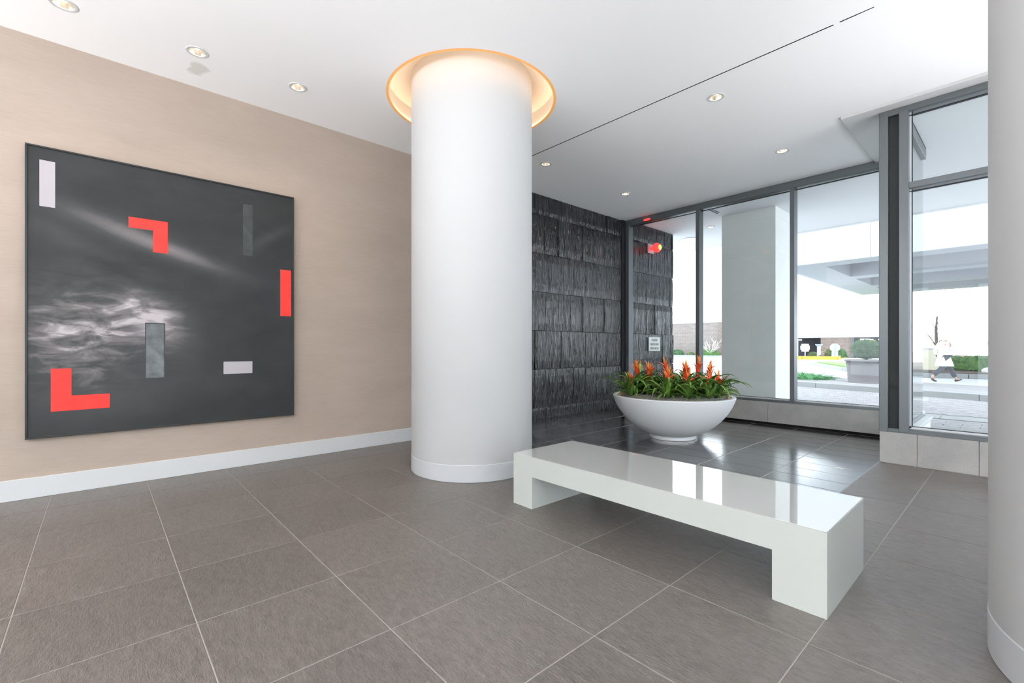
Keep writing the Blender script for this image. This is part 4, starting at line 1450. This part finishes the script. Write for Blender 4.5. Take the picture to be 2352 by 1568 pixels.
shrub('leafy_shrub', (-15.5, 58.6, 0.16), (0.55, 0.5, 0.55), 'shrub_dull', 31, 'pale green mound shrub left of the blue pedestal')
shrub('leafy_shrub', (-15.3, 62.2, 0.16), (0.8, 0.5, 1.0), 'shrub_tan', 32, 'tan leafless shrub behind the blue pedestal')
shrub('leafy_shrub', (-14.35, 60.0, 0.16), (0.42, 0.4, 0.95), 'shrub_dull', 33, 'dull green shrub left behind the white octagon sign')
shrub('leafy_shrub', (-13.2, 59.6, 0.16), (0.6, 0.45, 0.9), 'topiary', 34, 'dark green shrub right of the white octagon sign')
shrub('leafy_shrub', (-14.0, 55.7, 0.16), (0.35, 0.3, 0.25), 'shrub_tan', 35, 'low dry tan plant beside the pedestal foot', 500)
# sign plates
def face_cam(o):
    o.rotation_euler = (0, 0, R_(20))
sg = tag(empty('road_sign', (-15.75, 56.6, 0.16)), 'white square road sign before an octagonal one on a grey post', 'sign')
face_cam(sg)
box('post', -0.05, 0.05, -0.04, 0.04, 0, 1.3, M['post_grey'], sg)
box('square_plate', -0.33, 0.33, -0.07, -0.04, 0.62, 1.45, M['sign_white'], sg, 0.005)
oc = [(0.46 * math.cos(PI / 8 + k * PI / 4), 0.46 * math.sin(PI / 8 + k * PI / 4)) for k in range(8)]
def octo(parent, z, y0, y1, s=1.0):
    me = prism([(x * s, yy * s) for x, yy in oc], y0, y1)
    me.transform(Matrix.Rotation(R_(90), 4, 'X'))
    return obj('octagon_plate', me, M['sign_white'], parent, (0, 0, z))
octo(sg, 1.03, -0.10, -0.06 + 0.03)
pd = tag(empty('pedestal', (-14.55, 56.9, 0.16)), 'pale blue pedestal with a flared top before the garage entrance', 'pedestal')
obj('shaft', auto_sharp(lathe([(0.19, 0), (0.17, 0.1), (0.165, 1.15), (0.2, 1.2), (0.33, 1.32), (0.34, 1.4), (0.002, 1.4)], 24)), M['blue_grey'], pd)
sg = tag(empty('stop_sign', (-13.2, 57.2, 0.16)), 'white back of an octagonal sign on a wide tapering post', 'sign')
face_cam(sg)
box('post', -0.03, 0.03, -0.06, 0.0, 0, 1.45, M['green_strip'], sg)
octo(sg, 1.03, -0.0, 0.03)
me = prism([(-0.3, 0.0), (0.3, 0.0), (0.24, 0.75), (-0.24, 0.75)], 0.0, 0.03)
me.transform(Matrix.Rotation(R_(90), 4, 'X'))
obj('base_plate', me, M['sign_white'], sg, (0, 0.035, 0))

# brick boundary wall at the left with planting
bw = tag(empty('brick_boundary_wall', (-29.6, 60, 0)), 'long pale brick boundary wall across the road', 'wall')
box('wall_body', -6.5, 3.2, 0, 0.5, 0, 4.45, M['brick_wall'], bw)
box('coping', -6.5, 3.25, -0.05, 0.55, 4.45, 4.55, M['kerb'], bw)
box('end_pier', 3.2, 3.9, -0.3, 0.6, 0, 4.4, M['brick'], bw)
o = struct(obj('far_walk', prism([(-37, 57), (-23, 57), (-23, 60), (-37, 60)], -0.02, 0.2), M['kerb']), 'raised pale walk along the brick boundary wall')
shrub('leafy_shrub', (-31.5, 58.6, 0.2), (0.95, 0.6, 0.75), 'topiary', 41, 'dark green shrub at the left of the brick boundary wall')
shrub('leafy_shrub', (-29.7, 58.8, 0.2), (0.5, 0.4, 0.4), 'shrub_dull', 42, 'small pale shrub beside the window mullion before the brick wall', 600)
shrub('leafy_shrub', (-27.0, 58.4, 0.2), (1.3, 0.6, 0.75), 'hedge', 43, 'green shrub below the bare twigs at the right of the brick wall')
tw = tag(empty('twiggy_bush', (-26.75, 58.2, 0.2)), 'bare pale twiggy bush before the brick boundary wall', 'shrub')
obj('branches', twigs(6, 3.0, 16, 0.75, 0.035), M['twig'], tw)

# ------------------------------------------------------------------ pieces of parts
def sub(child, part):
    child.parent = part
    child.location = Vector(child.location) - Vector(part.location)
for o in list(COL.objects):
    p = o.parent
    if p is None or p.type != 'EMPTY':
        continue
    kids = {c.name.split('.')[0]: c for c in p.children if not c.name.split('.')[0] == o.name.split('.')[0]}
    n = o.name.split('.')[0]
    host = {'painted_block': 'canvas', 'painted_corner': 'canvas', 'border_line': 'plate', 'bulb': 'reflector', 'rib': 'pot_body',
            'soil': 'rim', 'finger': 'body', 'thumb': 'body', 'eye': 'body', 'ear': 'body', 'nose': 'body', 'mouth': 'body',
            'flower': 'stalk', 'tag_plate': 'stake', 'coat_skirt': 'coat', 'hood': 'coat', 'end_pier': 'wall_body', 'coping': 'wall_body'}.get(n)
    if n == 'lettering':
        host = 'plate' if 'plate' in kids else 'lintel'
    if host and host in kids:
        sub(o, kids[host])
